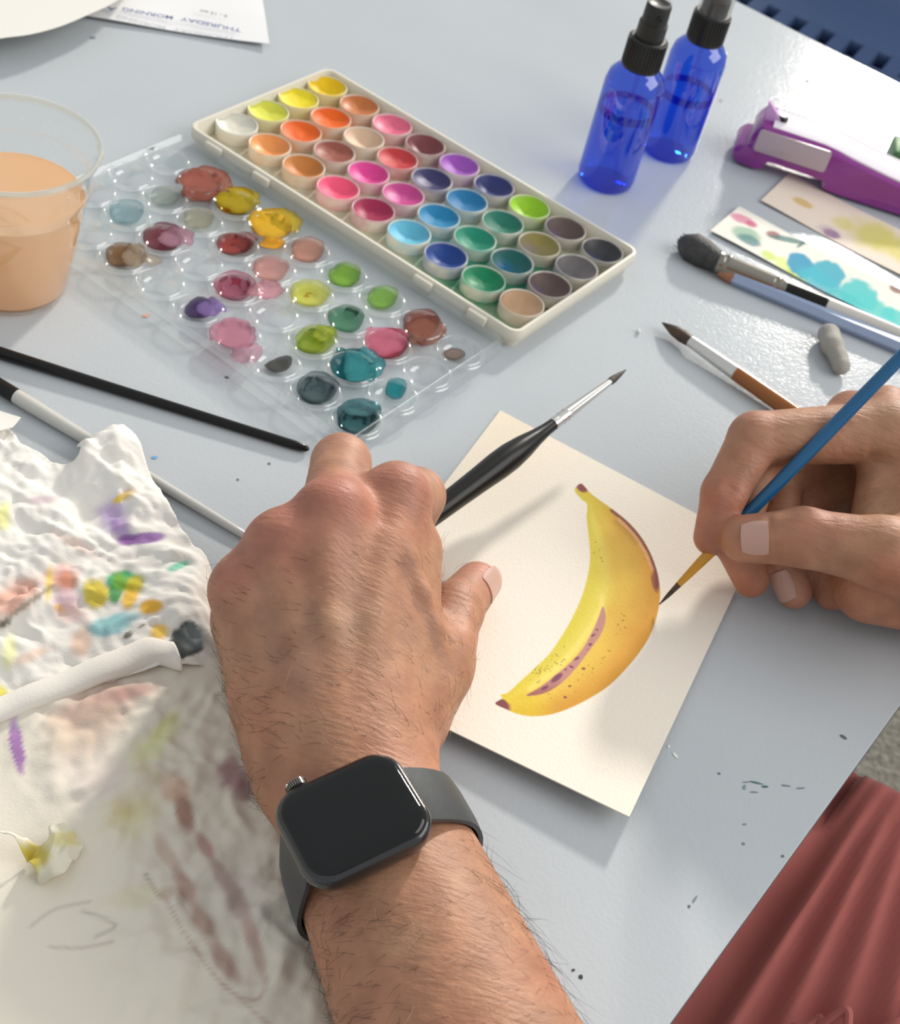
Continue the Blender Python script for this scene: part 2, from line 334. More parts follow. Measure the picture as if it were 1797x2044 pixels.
tcen = tb(-0.70, 0.36)
table = thing('work_table', 'pale grey-blue laminate table with pebbled top under the paints', 'table', tcen + UP * -T)
hx, hy = (R_EDGE + 1.40) / 2, (F_EDGE + 0.32) / 2
ctr = tb((R_EDGE - 1.40) / 2, (F_EDGE - 0.32) / 2)
def slab(ins, z):
    o = rrect(hx - ins, hy - ins, 0.012 - ins, 5); return ctr + o[:, :1] * E1 + o[:, 1:] * E2 + UP * z
obj('table_top', loft([slab(0.0008, -0.003), slab(0.0003, -0.0004), slab(0.0007, 0)]), MT['table'], table, sharp=3)
obj('edge_band', loft([slab(0.003, -0.030), slab(0.0008, -0.028), slab(0.0000, -0.0024), slab(0.004, -0.0024)]), MT['edge'], table)
for a in (-1.34, -0.07):
    for b in (-0.26, 0.97):
        obj('leg', rev(tb(a, b, -T), tb(a, b, -0.029), [(0, .018), (.02, .02), (1, .02)], 16), MT['steel'], table)
# dried specks and scuffs on the laminate
sp = MB()
def speck(px, py, rx, ry, ang, c, n=10):
    cw = at(px, py, 0); k = rng.rand(n) * .5 + .75; t = np.linspace(0, 2 * np.pi, n, endpoint=False)
    q = np.stack([np.cos(t) * rx * k, np.sin(t) * ry * k], 1); ca, sa = math.cos(ang), math.sin(ang)
    pts = np.array([at(px + x * ca - y * sa, py + x * sa + y * ca, 0.00025) for x, y in q])
    V = np.concatenate([pts, [cw + UP * 0.0004]]); sp.add(V, [(i, n, (i + 1) % n) for i in range(n)][::-1] if 0 else [(i, (i + 1) % n, n) for i in range(n)], c)
g1, g2 = lin(95, 100, 100), lin(120, 135, 135)
for s in [(1685, 1471, 8, 3, .6, g1), (1436, 1544, 3, 2, 0, g1), (1563, 1709, 3, 2.4, 0, g1), (1485, 1684, 3, 3, 0, g2), (1487, 1645, 4, 1.6, 0, g2), (1376, 1809, 3, 3, 0, g1), (1388, 1795, 8, 2, -1, g2),
          (1510, 1562, 14, 2, .25, lin(85, 120, 125)), (1528, 1570, 7, 2, .1, lin(80, 110, 115)), (1569, 1568, 9, 1.6, .1, g2), (1600, 1573, 9, 1.4, -.1, g2), (1487, 1571, 3, 5, 0, lin(120, 150, 155)), (1506, 1581, 9, 1.2, .05, g2), (1490, 1561, 7, 1.0, -.05, g2),
          (1145, 1936, 4, 3, 0, lin(40, 40, 40)), (1160, 1950, 5, 4, 0, lin(40, 40, 40)), (538, 925, 3, 2, 0, g1), (475, 957, 3, 2, 0, g1), (308, 913, 7, 3, 0, lin(110, 165, 215)), (186, 75, 6, 2.5, 0, lin(130, 140, 145)), (1612, 162, 4, 3, 0, g2),
          (453, 753, 4, 2.5, 0, g1), (292, 630, 8, 4, 0, lin(215, 160, 135)), (1440, 200, 4, 3, 0, g2), (1335, 1490, 3, 3, 0, lin(225, 230, 228)), (1349, 1508, 3, 8, -.7, lin(225, 230, 228)), (1110, 1350, 2, 2, 0, g1), (45, 893, 8, 4, .3, lin(45, 50, 55)), (1100, 1110, 2, 2, 0, g1)]:
    speck(*s)
o = obj('paint_specks', sp, MT['speck'], table, color=True); o['kind'] = 'stuff'

# blue chair beyond the far table edge
zs = 0.46 - T
c1, c2 = at(1592, 57, zs), at(1758, 128, zs); dx = (c2 - c1) / 3; ex = unit(dx); ey = np.cross(UP, ex)
cc = c1 + dx * 2.2
chair = thing('plastic_chair', 'dark blue plastic chair with a slotted seat beyond the far table edge', 'chair', np.r_[(cc + ey * .1)[:2], -T])
w = np.linalg.norm(dx); sw, sl = 0.0085, 0.022
seat = MB(); y0 = -.012
box(cc + ey * (y0 + sl + .17), .21, .17, .010, ex, ey, UP, .005, seat); box(cc + ey * (y0 - sl - .05), .21, .05, .010, ex, ey, UP, .005, seat)
for i in range(-7, 7):
    xa = (i - .2 + .5) * w; box(cc + ex * xa + ey * y0, (w - 2 * sw) / 2, sl + .004, .010, ex, ey, UP, 0, seat)
obj('seat', seat, MT['chair_blue'], chair)
obj('seat_pan', box(cc + ey * .10 - UP * .024, .205, .215, .006, ex, ey, UP, .003), MT['chair_blue'], chair)
bk = MB(); box(cc + ey * .36 + UP * .22, .20, .010, .17, ex, unit(ey + UP * -.15), unit(UP + ey * .15), .008, bk); obj('backrest', bk, MT['chair_blue'], chair)
for sx in (-1, 1):
    for yy in (-.07, .30): obj('leg', rev(np.r_[(cc + ex * sx * .18 + ey * yy)[:2], -T], cc + ex * sx * .17 + ey * yy - UP * .01, [(0, .011), (1, .011)], 12), MT['steel'], chair)

# ------------------------------------------------------------------ paint palette
po = np.array([-0.17691, 0.72711, 0]); pa = -0.47344; el = np.array([math.cos(pa), math.sin(pa), 0]); es = np.array([-math.sin(pa), math.cos(pa), 0])
def pl(s, t, z=0.0): return po + el * s + es * t + UP * z
def pst(V): d = np.asarray(V) - po; return d @ el, d @ es
PSC, PTC = (-0.0128 + 0.2225) / 2, (-0.0275 + 0.094) / 2; PHX, PHY = (0.2225 + 0.0128) / 2, (0.094 + 0.0275) / 2
pal = thing('paint_palette', 'open 36-pan watercolour palette, cream tray with its clear mixing lid flipped back', 'paint palette', pl(PSC, PTC))
def ploop(ins, z, r=.007):
    o = rrect(PHX - ins, PHY - ins, max(r - ins, .001), 5); return pl(PSC, PTC) + o[:, :1] * el + o[:, 1:] * es + UP * z
obj('tray', loft([ploop(.003, 0), ploop(.0022, .0045), ploop(.0004, .0052), ploop(0, .0058), ploop(0, .0112), ploop(.0005, .012), ploop(.0021, .012), ploop(.0026, .0112), ploop(.0040, .0021)], cap1=True), MT['cream_plastic'], pal)
PANC = [[(222, 219, 203), (222, 222, 80), (243, 222, 40), (240, 200, 20)], [(243, 160, 90), (238, 105, 30), (240, 105, 25), (200, 118, 62)], [(205, 130, 65), (158, 88, 74), (222, 188, 158), (232, 108, 138)],
        [(248, 92, 128), (226, 70, 150), (200, 62, 66), (128, 68, 72)], [(165, 42, 82), (200, 72, 142), (62, 58, 105), (160, 85, 185)], [(105, 188, 215), (35, 132, 180), (35, 120, 170), (48, 55, 110)],
        [(30, 68, 140), (30, 140, 112), (40, 120, 100), (150, 200, 38)], [(15, 130, 85), (22, 92, 88), (140, 128, 70), (98, 82, 76)], [(188, 152, 118), (98, 80, 76), (108, 104, 104), (62, 62, 66)]]
PA, PB = 0.025809, 0.0262
def floor_cols(V):
    s, t = pst(V); base = np.array(lin(205, 196, 170)[:3]); C = np.tile(base, (len(V), 1)); n = fbm(s * 160 + 9, t * 160 + 5, 4)
    g = np.exp(-(((s - .178) / .040) ** 2 + ((t - .016) / .034) ** 2)) * 1.6 * (.55 + .9 * n); g = np.clip(g, 0, 1)[:, None]
    C = C * (1 - g) + np.array(lin(60, 145, 108)[:3]) * g
    for (si, ti, c, r) in ((7, 0, (10, 110, 70), .016), (5.3, .7, (120, 170, 175), .02), (8, 2, (80, 70, 66), .018), (8.3, .9, (85, 75, 72), .016), (0.2, 3, (215, 190, 60), .017), (1.5, 2.4, (225, 130, 60), .016), (3.3, 3, (180, 120, 130), .02), (7.3, 1.5, (40, 130, 100), .017), (6.5, 2.6, (90, 150, 90), .016), (4.4, 2.3, (150, 130, 165), .018)):
        w_ = np.clip(np.exp(-((s - si * PA) ** 2 + (t - ti * PB) ** 2) / r ** 2) * (.3 + .9 * n), 0, .9)[:, None]; C = C * (1 - w_) + np.array(lin(*c)[:3]) * w_
    k = (0.82 + .25 * n)[:, None]; return np.c_[C * k, np.ones(len(V))]
xs = np.linspace(PSC - PHX + .0042, PSC + PHX - .0042, 150); ys = np.linspace(PTC - PHY + .0042, PTC + PHY - .0042, 76)
G = np.array([pl(a, b, .0026 + .0004 * math.sin(a * 900) * math.sin(b * 900)) for a in xs for b in ys]); q = np.arange(150 * 76).reshape(150, 76)
fb = MB(); fb.add(G, np.stack([q[:-1, :-1], q[1:, :-1], q[1:, 1:], q[:-1, 1:]], -1).reshape(-1, 4), floor_cols(G)); obj('tray_floor', fb, MT['stained'], pal, color=True)
def pan_mb(c, tint):
    m = MB(); P = [(.0020, .0119), (.0070, .0121), (.0088, .01225), (.0098, .0121), (.0101, .0117), (.0098, .0112), (.0085, .0108), (.003, .0106)]
    t = np.linspace(0, 2 * np.pi, 28, endpoint=False); L = [c + np.stack([np.cos(t) * r, np.sin(t) * r, np.full(28, z)], 1) for z, r in P]; loft(L, m, False, True)
    k = np.concatenate([np.clip(.32 + 1.3 * (fbm(np.cos(t) * 2 + c[0] * 900, np.sin(t) * 2 + c[1] * 900 + z * 200, 3) - .40) + .25 * (z > .009), 0, .85) for z, r in P])[:, None]
    base = np.array(lin(232, 224, 208)); m.c = [base * (1 - k) + np.array(tint) * k]; return m
for i in range(9):
    for j in range(4):
        c = pl(i * PA, j * PB); rgb = PANC[i][j]; tint = lin(*[min(255, v * .55 + 105) for v in rgb])
        pn = obj('paint_pan', pan_mb(c, tint), MT['pan'], pal, color=True)
        t = np.linspace(0, 2 * np.pi, 28, endpoint=False); m = MB(); dip = .0016 + .0014 * rng.rand(); ox, oy = rng.randn(2) * .0012; L = []
        for f in (1, .86, .66, .4, .12):
            z = .0091 - dip * (1 - f ** 2.2) * 1.5 + (0.0003 if f == 1 else 0); r = .01085 * f
            L.append(c + np.stack([np.cos(t) * r + ox * (1 - f), np.sin(t) * r + oy * (1 - f), z + .00018 * np.sin(3 * t + i) * (1 - f)], 1))
        loft(L, m, False, True); obj('paint', m, paint_mat('pan_paint', lin(*rgb), 0.42 + .2 * rng.rand()), pn)
# clear lid with its 36 mixing wells
LS0, LS1, LT0, LT1 = -0.0130, 0.2185, -0.1535, -0.0300
LA, LB, LG, LO = 0.02585, 0.026684, 0.056733, 0.0020
lx = np.arange(LS0, LS1 + 1e-6, .00085); ly = np.arange(LT0, LT1 + 1e-6, .00085); X, Y = np.meshgrid(lx, ly, indexing='ij'); Z = np.full(X.shape, .0062); HOLE = np.zeros(X.shape, bool)
for i in range(9):
    for j in range(4):
        HOLE |= np.hypot(X - (LO + LA * i), Y + LG + LB * j) < .0119
LV = np.array([po + el * a + es * b + UP * c for a, b, c in zip(X.ravel(), Y.ravel(), Z.ravel())]); q = np.arange(X.size).reshape(X.shape)
LQ = np.stack([q[:-1, :-1], q[1:, :-1], q[1:, 1:], q[:-1, 1:]], -1).reshape(-1, 4); LQ = LQ[~HOLE.ravel()[LQ].all(1)]; us = np.unique(LQ); mpp = np.zeros(X.size, int); mpp[us] = np.arange(len(us))
lid_mb = MB(); lid_mb.add(LV[us], mpp[LQ])
lsc, ltc, lhx, lhy = (LS0 + LS1) / 2, (LT0 + LT1) / 2, (LS1 - LS0) / 2, (LT1 - LT0) / 2
def lloop(ins, z):
    o = rrect(lhx - ins, lhy - ins, max(.005 - ins, .0008), 5); return pl(lsc, ltc) + o[:, :1] * el + o[:, 1:] * es + UP * z
loft([lloop(-.001, .0003), lloop(-.0006, .0046), lloop(.0002, .0058), lloop(.0010, .0088), lloop(.0018, .0094), lloop(.0028, .0088), lloop(.0036, .0066), lloop(.0040, .0062)], lid_mb, False, False)
lid = obj('lid', lid_mb, MT['clear'], pal, label='clear plastic lid with round mixing wells and puddles of paint', sharp=60)
WP = [(.0134, .0062), (.0129, .0065), (.0124, .0076), (.0119, .0083), (.0115, .0084), (.0111, .0080), (.0107, .0066), (.0101, .0046), (.0088, .0028), (.0066, .0020), (.0035, .0017), (.0003, .0016)]
wbase = None
for i in range(9):
    for j in range(4):
        c = pl(LO + LA * i, -(LG + LB * j))
        if wbase is None:
            wbase = obj('mixing_well', rev(c, c + UP, [(z_, r_) for r_, z_ in WP], 44, cap0=False), MT['clear_well'], lid, sharp=0); wloc = c
        else:
            o = wbase.copy(); COL.objects.link(o); o.parent = lid; o.location = Vector(tuple(c - wloc)); ORG[o.name] = ORG[lid.name]
for s in (.028, .180): obj('hinge', box(pl(s, -.0287, .0075), .011, .0030, .0030, el, es, UP, .0012), MT['clear'], pal)
for s in (.046, .198, .010, .162): obj('hinge_lug', box(pl(s, -.0285, .0085), .006, .0016, .0026, el, es, UP, .0008), MT['cream_plastic'], pal)
# puddles of mixed paint: (px, py, half width, half height, colour, density, 'in' the well or 'on' the lid)
PUD = [(408, 362, 54, 29, (150, 78, 60), .95, 1), (400, 385, 38, 20, (170, 95, 78), .6, 1), (440, 368, 26, 22, (190, 130, 110), .45, 1), (468, 404, 42, 24, (205, 170, 10), .95, 0), (478, 398, 46, 27, (200, 178, 20), .55, 1), (462, 410, 20, 11, (220, 140, 10), .8, 0),
       (541, 446, 44, 32, (215, 165, 5), .95, 1), (556, 440, 44, 30, (210, 180, 20), .55, 1), (528, 462, 26, 18, (230, 150, 10), .9, 0), (543, 488, 24, 9, (235, 165, 10), .8, 1), (615, 503, 34, 20, (208, 150, 128), .75, 0), (688, 552, 32, 19, (130, 180, 50), .85, 0), (764, 597, 30, 18, (140, 190, 75), .75, 0),
       (840, 649, 36, 24, (150, 82, 68), .85, 0), (848, 660, 40, 28, (170, 110, 90), .45, 1), (832, 678, 20, 9, (190, 140, 120), .4, 1), (907, 706, 22, 11, (150, 125, 112), .7, 0), (325, 478, 42, 24, (125, 55, 66), .95, 0), (352, 476, 36, 19, (200, 150, 168), .5, 1), (466, 491, 34, 16, (155, 55, 48), .95, 0), (488, 487, 26, 15, (170, 90, 85), .5, 0),
       (540, 540, 36, 20, (225, 165, 155), .6, 0), (618, 590, 40, 22, (222, 222, 95), .75, 0), (614, 589, 20, 11, (205, 170, 40), .7, 0), (690, 640, 36, 22, (80, 140, 105), .75, 0), (700, 630, 16, 7, (35, 100, 70), .6, 0), (776, 690, 42, 25, (195, 75, 98), .85, 0), (770, 680, 44, 28, (225, 130, 155), .5, 1), (245, 513, 34, 19, (135, 98, 55), .9, 0), (268, 512, 26, 24, (190, 170, 145), .45, 1), (300, 520, 26, 12, (205, 190, 172), .3, 1),
       (466, 575, 34, 17, (150, 38, 66), .9, 0), (468, 575, 42, 24, (210, 130, 155), .45, 0), (530, 582, 34, 20, (225, 160, 172), .45, 1), (622, 684, 28, 18, (140, 170, 25), .9, 0), (632, 682, 42, 24, (190, 205, 80), .5, 0), (648, 668, 24, 14, (205, 215, 80), .4, 1), (702, 735, 44, 30, (0, 105, 112), .96, 0), (724, 728, 42, 32, (70, 165, 170), .5, 1), (722, 748, 34, 22, (60, 160, 165), .5, 1), (680, 700, 10, 6, (0, 110, 115), .8, 1), (790, 780, 21, 16, (0, 140, 148), .95, 0),
       (396, 618, 27, 17, (72, 40, 98), .95, 0), (420, 616, 30, 18, (150, 120, 185), .55, 1), (468, 668, 46, 31, (215, 150, 170), .5, 1), (466, 670, 36, 22, (205, 160, 170), .6, 0), (490, 705, 30, 20, (222, 175, 190), .35, 1), (556, 728, 26, 13, (75, 72, 66), .9, 0), (632, 782, 36, 22, (62, 82, 86), .95, 0), (634, 778, 42, 26, (110, 130, 132), .5, 0), (714, 844, 38, 28, (42, 66, 70), .96, 0), (716, 838, 46, 32, (90, 140, 145), .55, 0), (722, 815, 40, 14, (110, 165, 170), .4, 1),
       (395, 440, 30, 16, (205, 200, 175), .35, 0), (330, 395, 30, 14, (195, 205, 195), .3, 0), (252, 427, 36, 19, (165, 195, 200), .4, 0), (300, 300, 8, 4, (150, 150, 150), .4, 1)]
WC = [(LO + LA * i, -(LG + LB * j)) for i in range(9) for j in range(4)]
for k, (px, py, rx, ry, c, den, on) in enumerate(PUD):
    zc = .0066 + .00004 * (k % 9) if on else .0036
    cw = at(px, py, zc); n = 36; t = np.linspace(0, 2 * np.pi, n, endpoint=False); kk = 1 + .30 * (fbm(np.cos(t) * 1.6 + k * 7, np.sin(t) * 1.6 + k, 3) - .5) * (2.0 if on else 1)
    R = [np.array([at(px + rx * f * a * b, py + ry * f * a * d, zc) for a, b, d in zip(kk if f > .5 else kk * 0 + 1, np.cos(t), np.sin(t))]) for f in (1, .86, .6, .25)]
    m = MB(); L = []
    for f, r in zip((1, .86, .6, .25), R):
        r = r.copy(); r[:, 2] = zc + .0005 * (1 - f ** 2) * (1 if on else .3)
        if not on:                                                   # follow the bowl of the well underneath
            s, tt = pst(r); wc = min(WC, key=lambda w_: (w_[0] - s.mean()) ** 2 + (w_[1] - tt.mean()) ** 2); d = np.hypot(s - wc[0], tt - wc[1])
            bowl = .0066 - .0046 * (1 - np.minimum(d / .0108, 1) ** 3.0) + .00035; r[:, 2] = np.maximum(bowl, .0030 + .00003 * (k % 9) + .0002 * (1 - f))
        else:
            s, tt = pst(r); zz = np.full(n, .0066)
            for wx, wy in WC: zz = np.maximum(zz, .0066 + .0021 * np.exp(-((np.hypot(s - wx, tt - wy) - .0117) / .0013) ** 2))
            r[:, 2] = zz + .00004 * (k % 9) + .0003 * (1 - f ** 2)
        L.append(r)
    loft(L, m, False, True); cz = np.repeat([.30, .75, 1, 1] if on else [.02, .35, .92, 1], n); m.c = [np.c_[cz, cz, cz, np.ones(len(cz))]]
    obj('paint_puddle', m, wet_mat('wet_paint', lin(*c), den), lid, color=True, sharp=0)

# ------------------------------------------------------------------ water cup
cx, cy, RT, HC, RB, WZ = -0.2360, 0.5474, 0.0396, 0.0772, 0.0274, 0.0512
cup = thing('water_cup', 'clear plastic cup of murky peach rinse water beside the palette lid', 'cup', (cx, cy, 0))
cr = lambda z: RB + (RT - RB) * (z / HC); B0 = np.array([cx, cy, 0.0]); B1 = B0 + UP
prof = [(.0004, .001), (.0004, RB - .003), (.0012, RB - .0006), (.004, cr(.004)), (.045, cr(.045)), (.0545, cr(.0545)), (.0552, cr(.0552) + .0006), (.060, cr(.060) + .0010), (.0606, cr(.0606)), (HC - .004, cr(HC - .004)), (HC - .002, RT + .0012), (HC - .0004, RT + .0022), (HC + .0010, RT + .0014), (HC + .0008, RT + .0001), (HC - .0016, RT - .0003)]
rt_ = np.linspace(0, 2 * np.pi, 73)[:-1]
obj('cup_rim', loft([np.array([(cx + (RT + .0012 + .0013 * math.cos(a)) * math.cos(t_), cy + (RT + .0012 + .0013 * math.cos(a)) * math.sin(t_), HC + .0002 + .0013 * math.sin(a)) for t_ in rt_]) for a in np.linspace(0, 2 * np.pi, 9)], None, False, False), MT['cup_rim'], cup)
obj('cup_wall', rev(B0, B1, prof, 72, cap1=False), MT['cup'], cup, sharp=50)
mw = mat('murky_water', (0.95, 0.68, 0.42, 1), 0.04, sss=0.0, trans=0.0); nt = mw.node_tree; b = nt.nodes['Principled BSDF']; tr = nt.nodes.new('ShaderNodeBsdfTranslucent'); tr.inputs[0].default_value = (0.98, 0.68, 0.40, 1)
ms = nt.nodes.new('ShaderNodeMixShader'); ms.inputs[0].default_value = 0.42; nt.links.new(b.outputs[0], ms.inputs[1]); nt.links.new(tr.outputs[0], ms.inputs[2]); nt.links.new(ms.outputs[0], nt.nodes['Material Output'].inputs[0])
obj('murky_water', rev(B0, B1, [(.0016, .001), (.0016, RB - .003), (.004, cr(.004) - .0011), (WZ - .0004, cr(WZ) - .0011), (WZ, cr(WZ) - .0014), (WZ - .0003, cr(WZ) - .003), (WZ - .0004, .001)], 64), mw, cup, sharp=50)

# ------------------------------------------------------------------ cobalt spray bottles
def bottle(base, label, hb, hcol, hp, water, capped):
    x, y = base; r = .0176; A = np.array([x, y, 0.0]); B = A + UP
    th = thing('spray_bottle', label, 'bottle', A, 'cobalt blue spray bottles at the back of the table')
    obj('bottle_body', rev(A, B, [(.0008, .001), (.0008, r - .006), (0, r - .0045), (.0004, r - .002), (.0025, r - .0004), (.006, r), (hb - .012, r), (hb - .006, r - .0014), (hb - .002, r - .005), (hb, .0095), (hb + .006, .0088)], 48, cap1=False), MT['blue_glass'], th, sharp=60)
    obj('water', rev(A, B, [(.0015, .001), (.0015, r - .0055), (.006, r - .0012), (water, r - .0012), (water - .0004, .001)], 40), MT['blue_water'], th)
    obj('meniscus', rev(A, B, [(water - .0022, r - .0006), (water + .0002, r - .0005), (water + .0026, r - .0014), (water + .0002, r - .0030), (water - .0022, r - .0006)], 40, cap0=False, cap1=False), MT['meniscus'], th)
    obj('dip_tube', tube([A + UP * (hb + .004), A + UP * .05 + np.array([.001, 0, 0]), A + UP * .004 + np.array([.005, -.003, 0])], .0014, 8), MT['tube'], th)
    col = MB(); rev(A, B, [(hb - .0005, .0100), (hb - .0005, .0112), (hcol - .001, .0108), (hcol, .0100), (hcol, .007)], 36, col); obj('collar', col, MT['pump'], th)
    ribs = MB()
    for k in range(36):
        a = 2 * math.pi * k / 36; d = np.array([math.cos(a), math.sin(a), 0]); box(A + d * .0111 + UP * (hb + (hcol - hb) / 2), .0004, .0005, (hcol - hb) / 2 - .001, np.cross(UP, d), d, UP, 0, ribs)
    obj('grip_ribs', ribs, MT['pump'], th)['kind'] = 'stuff'
    pm = MB(); rev(A, B, [(hcol - .0005, .0084), (hcol + .009, .0083), (hcol + .0095, .0074), (hp - .001, .0072), (hp, .0066), (hp - .0006, .0055), (hp - .0012, .001)], 32, pm); obj('pump', pm, MT['pump'], th)
    nz = MB(); d = np.array([.3, -.95, 0]); rev(A + UP * (hp - .006) + d * .0068, A + UP * (hp - .006) + d * .0086, [(0, .0016), (1, .0016), (1, .0007), (.6, .0006)], 12, nz); obj('nozzle', nz, MT['pump'], th)
    if capped: obj('cap', rev(A, B, [(hcol - .0005, .0092), (hcol, .0102), (hcol + .018, .0098), (hcol + .0205, .0088), (hcol + .0215, .0050), (hcol + .0215, .001)], 36, cap0=False), MT['cap_clear'], th, label='clear dome cap')
    else: obj('rim_ring', rev(A, B, [(hp - .0006, .0064), (hp + .0002, .0072), (hp + .0012, .0070), (hp + .0012, .0058), (hp - .0006, .0056)], 32, cap0=False, cap1=False), MT['cap_clear'], th)
bottle((0.0362, 0.7945), 'cobalt blue spray bottle nearer the palette with a bare black pump', .0770, .0945, .1150, .0490, False)
bottle((0.0708, 0.8515), 'cobalt blue spray bottle standing behind the other, under a clear dome cap', .0770, .0945, .108, .0420, True)

# ------------------------------------------------------------------ painted paper
def blend(C, w, c): w = np.clip(w, 0, 1)[:, None]; return C * (1 - w) + np.array(c[:3]) * w
def blob(Q, cx, cy, rx, ry, ang=0.0, soft=.35, rag=.35, seed=0):
    ca, sa = math.cos(ang), math.sin(ang); dx, dy = Q[:, 0] - cx, Q[:, 1] - cy; u = (dx * ca + dy * sa) / rx; v = (-dx * sa + dy * ca) / ry
    n = fbm(Q[:, 0] / 22 + seed * 3.1, Q[:, 1] / 22 + seed * 1.7, 4) - .5
    return sstep(1 + soft, 1 - soft, np.hypot(u, v) + rag * 2 * n)
def pline(Q, P, w, soft=2.0):
    P = np.asarray(P, float); d = np.full(len(Q), 1e9)
    for a, b in zip(P[:-1], P[1:]):
        e = b - a; t = np.clip(((Q - a) @ e) / (e @ e + 1e-9), 0, 1); d = np.minimum(d, np.linalg.norm(Q - a - t[:, None] * e, axis=1))
    return sstep(w + soft, w - soft, d)
ptl, ptr, pbr, pbl = at(998.8, 819, .0010), at(1511, 1089, .0020), at(1255.5, 1633, .0080), at(612, 1325, .0035)
def paperpt(u, v):
    q = (1 - u)[..., None] * ((1 - v)[..., None] * ptl + v[..., None] * pbl) + u[..., None] * ((1 - v)[..., None] * ptr + v[..., None] * pbr)
    q = q.copy(); q[..., 2] = .0010 + (.0008 + .0054 * u) * v ** 2.2 + .0010 * u * (1 - v) + .0035 * v ** 3 * (1 - .5 * u); return q
NU, NV = 380, 540
Ug, Vg = np.meshgrid(np.linspace(0, 1, NU), np.linspace(0, 1, NV), indexing='ij'); PV = paperpt(Ug, Vg).reshape(-1, 3); Q = px_of(PV)
zz = lambda L: [(860 + x / 2.3766, 800 + y / 2.3766) for x, y in L]
BAN = catmull(zz([(684, 428), (696, 402), (716, 393), (738, 415), (760, 440), (800, 470), (870, 520), (940, 578), (1000, 648), (1046, 730), (1076, 815), (1089, 900), (1082, 980), (1062, 1060), (1032, 1130), (988, 1197), (930, 1268), (850, 1348), (760, 1408), (660, 1458), (570, 1488), (480, 1497), (410, 1485), (355, 1462), (306, 1436), (338, 1412), (332, 1396), (366, 1384), (402, 1352), (480, 1280), (560, 1203), (620, 1118), (672, 1028), (716, 930), (745, 830), (756, 740), (750, 650), (740, 560), (742, 492), (716, 468)]), 5)
OUT = zz([(742, 420), (800, 470), (870, 520), (940, 578), (1000, 648), (1046, 730), (1076, 815), (1089, 900), (1082, 980), (1062, 1060), (1032, 1130), (988, 1197), (930, 1268), (850, 1348), (760, 1408), (660, 1458), (570, 1488), (480, 1497), (410, 1485)])
INN = zz([(742, 492), (740, 560), (750, 650), (756, 740), (745, 830), (716, 930), (672, 1028), (620, 1118), (560, 1203), (480, 1280), (402, 1352), (366, 1384)])
STRK = catmull(zz([(816, 975), (829, 1010), (826, 1060), (800, 1120), (742, 1200), (690, 1268), (622, 1338), (552, 1382), (490, 1398), (455, 1396), (520, 1358), (590, 1303), (658, 1245), (718, 1180), (764, 1100), (795, 1030)]), 4)
def dist_line(Q, P):
    P = np.asarray(P, float); d = np.full(len(Q), 1e9)
    for a, b in zip(P[:-1], P[1:]):
        e = b - a; t = np.clip(((Q - a) @ e) / (e @ e + 1e-9), 0, 1); d = np.minimum(d, np.linalg.norm(Q - a - t[:, None] * e, axis=1))
    return d
near = (Q[:, 0] > 960) & (Q[:, 0] < 1340) & (Q[:, 1] > 940) & (Q[:, 1] < 1460)
PC = np.tile(np.array(lin(240, 231, 216)[:3]), (len(PV), 1))
PC = blend(PC, .35 * sstep(.5, .0, Ug.ravel()) * sstep(.55, .0, Vg.ravel()), lin(238, 214, 178))
Qn = Q[near]; sd, _ = poly_sd(Qn, BAN); di, do_ = dist_line(Qn, INN), dist_line(Qn, OUT); f = di / (di + do_ + 1e-6); nz_ = fbm(Qn[:, 0] / 30, Qn[:, 1] / 30, 4)
B = np.tile(np.array(lin(220, 203, 74)[:3]), (len(Qn), 1))
B = blend(B, sstep(.05, .30, f) * .9, lin(233, 215, 100)); B = blend(B, sstep(.28, .50, f + .1 * nz_), lin(229, 191, 80)); B = blend(B, sstep(.5, .95, f + .15 * (nz_ - .5)), lin(213, 153, 60))
B = blend(B, sstep(1250, 1420, Qn[:, 1]) * sstep(.55, 1, f) * .5, lin(205, 150, 40)); B = blend(B, sstep(1060, 990, Qn[:, 1]) * .75, lin(206, 190, 60)); B = blend(B, sstep(1130, 1050, Qn[:, 0]) * sstep(1330, 1400, Qn[:, 1]) * .7, lin(222, 196, 48))
B = blend(B, blob(Qn, 1235, 1105, 42, 60, .5, .6, .3, 3) * .35, lin(190, 150, 60)); B = blend(B, blob(Qn, 1250, 1240, 40, 50, 0, .7, .3, 5) * .3, lin(200, 140, 60))
B = blend(B, pline(Qn, zz([(815, 930), (810, 980), (770, 1060), (700, 1160), (600, 1270), (470, 1370)]), 5, 6) * .55, lin(250, 228, 130))
B = blend(B, pline(Qn, zz([(860, 520), (930, 575), (1000, 655), (1045, 735), (1072, 830), (1074, 880)]), 4.0, 2.5) * .9, lin(120, 58, 60)); B = blend(B, pline(Qn, zz([(890, 560), (960, 630), (1020, 720), (1052, 800)]), 2.5, 3) * .6, lin(235, 180, 150))
B = blend(B, blob(Qn, 1308, 1163, 7, 22, -.2, .3, .2, 2) * .8, lin(130, 66, 66)); B = blend(B, pline(Qn, zz([(880, 575), (930, 620), (975, 670)]), 5, 6) * .35, lin(150, 120, 50))
sdk, _ = poly_sd(Qn, STRK); B = blend(B, sstep(1.2, -1.2, sdk) * .92, lin(188, 132, 130)); B = blend(B, sstep(1, -1, sdk) * sstep(1350, 1385, Qn[:, 1]) * .7, lin(150, 80, 82))
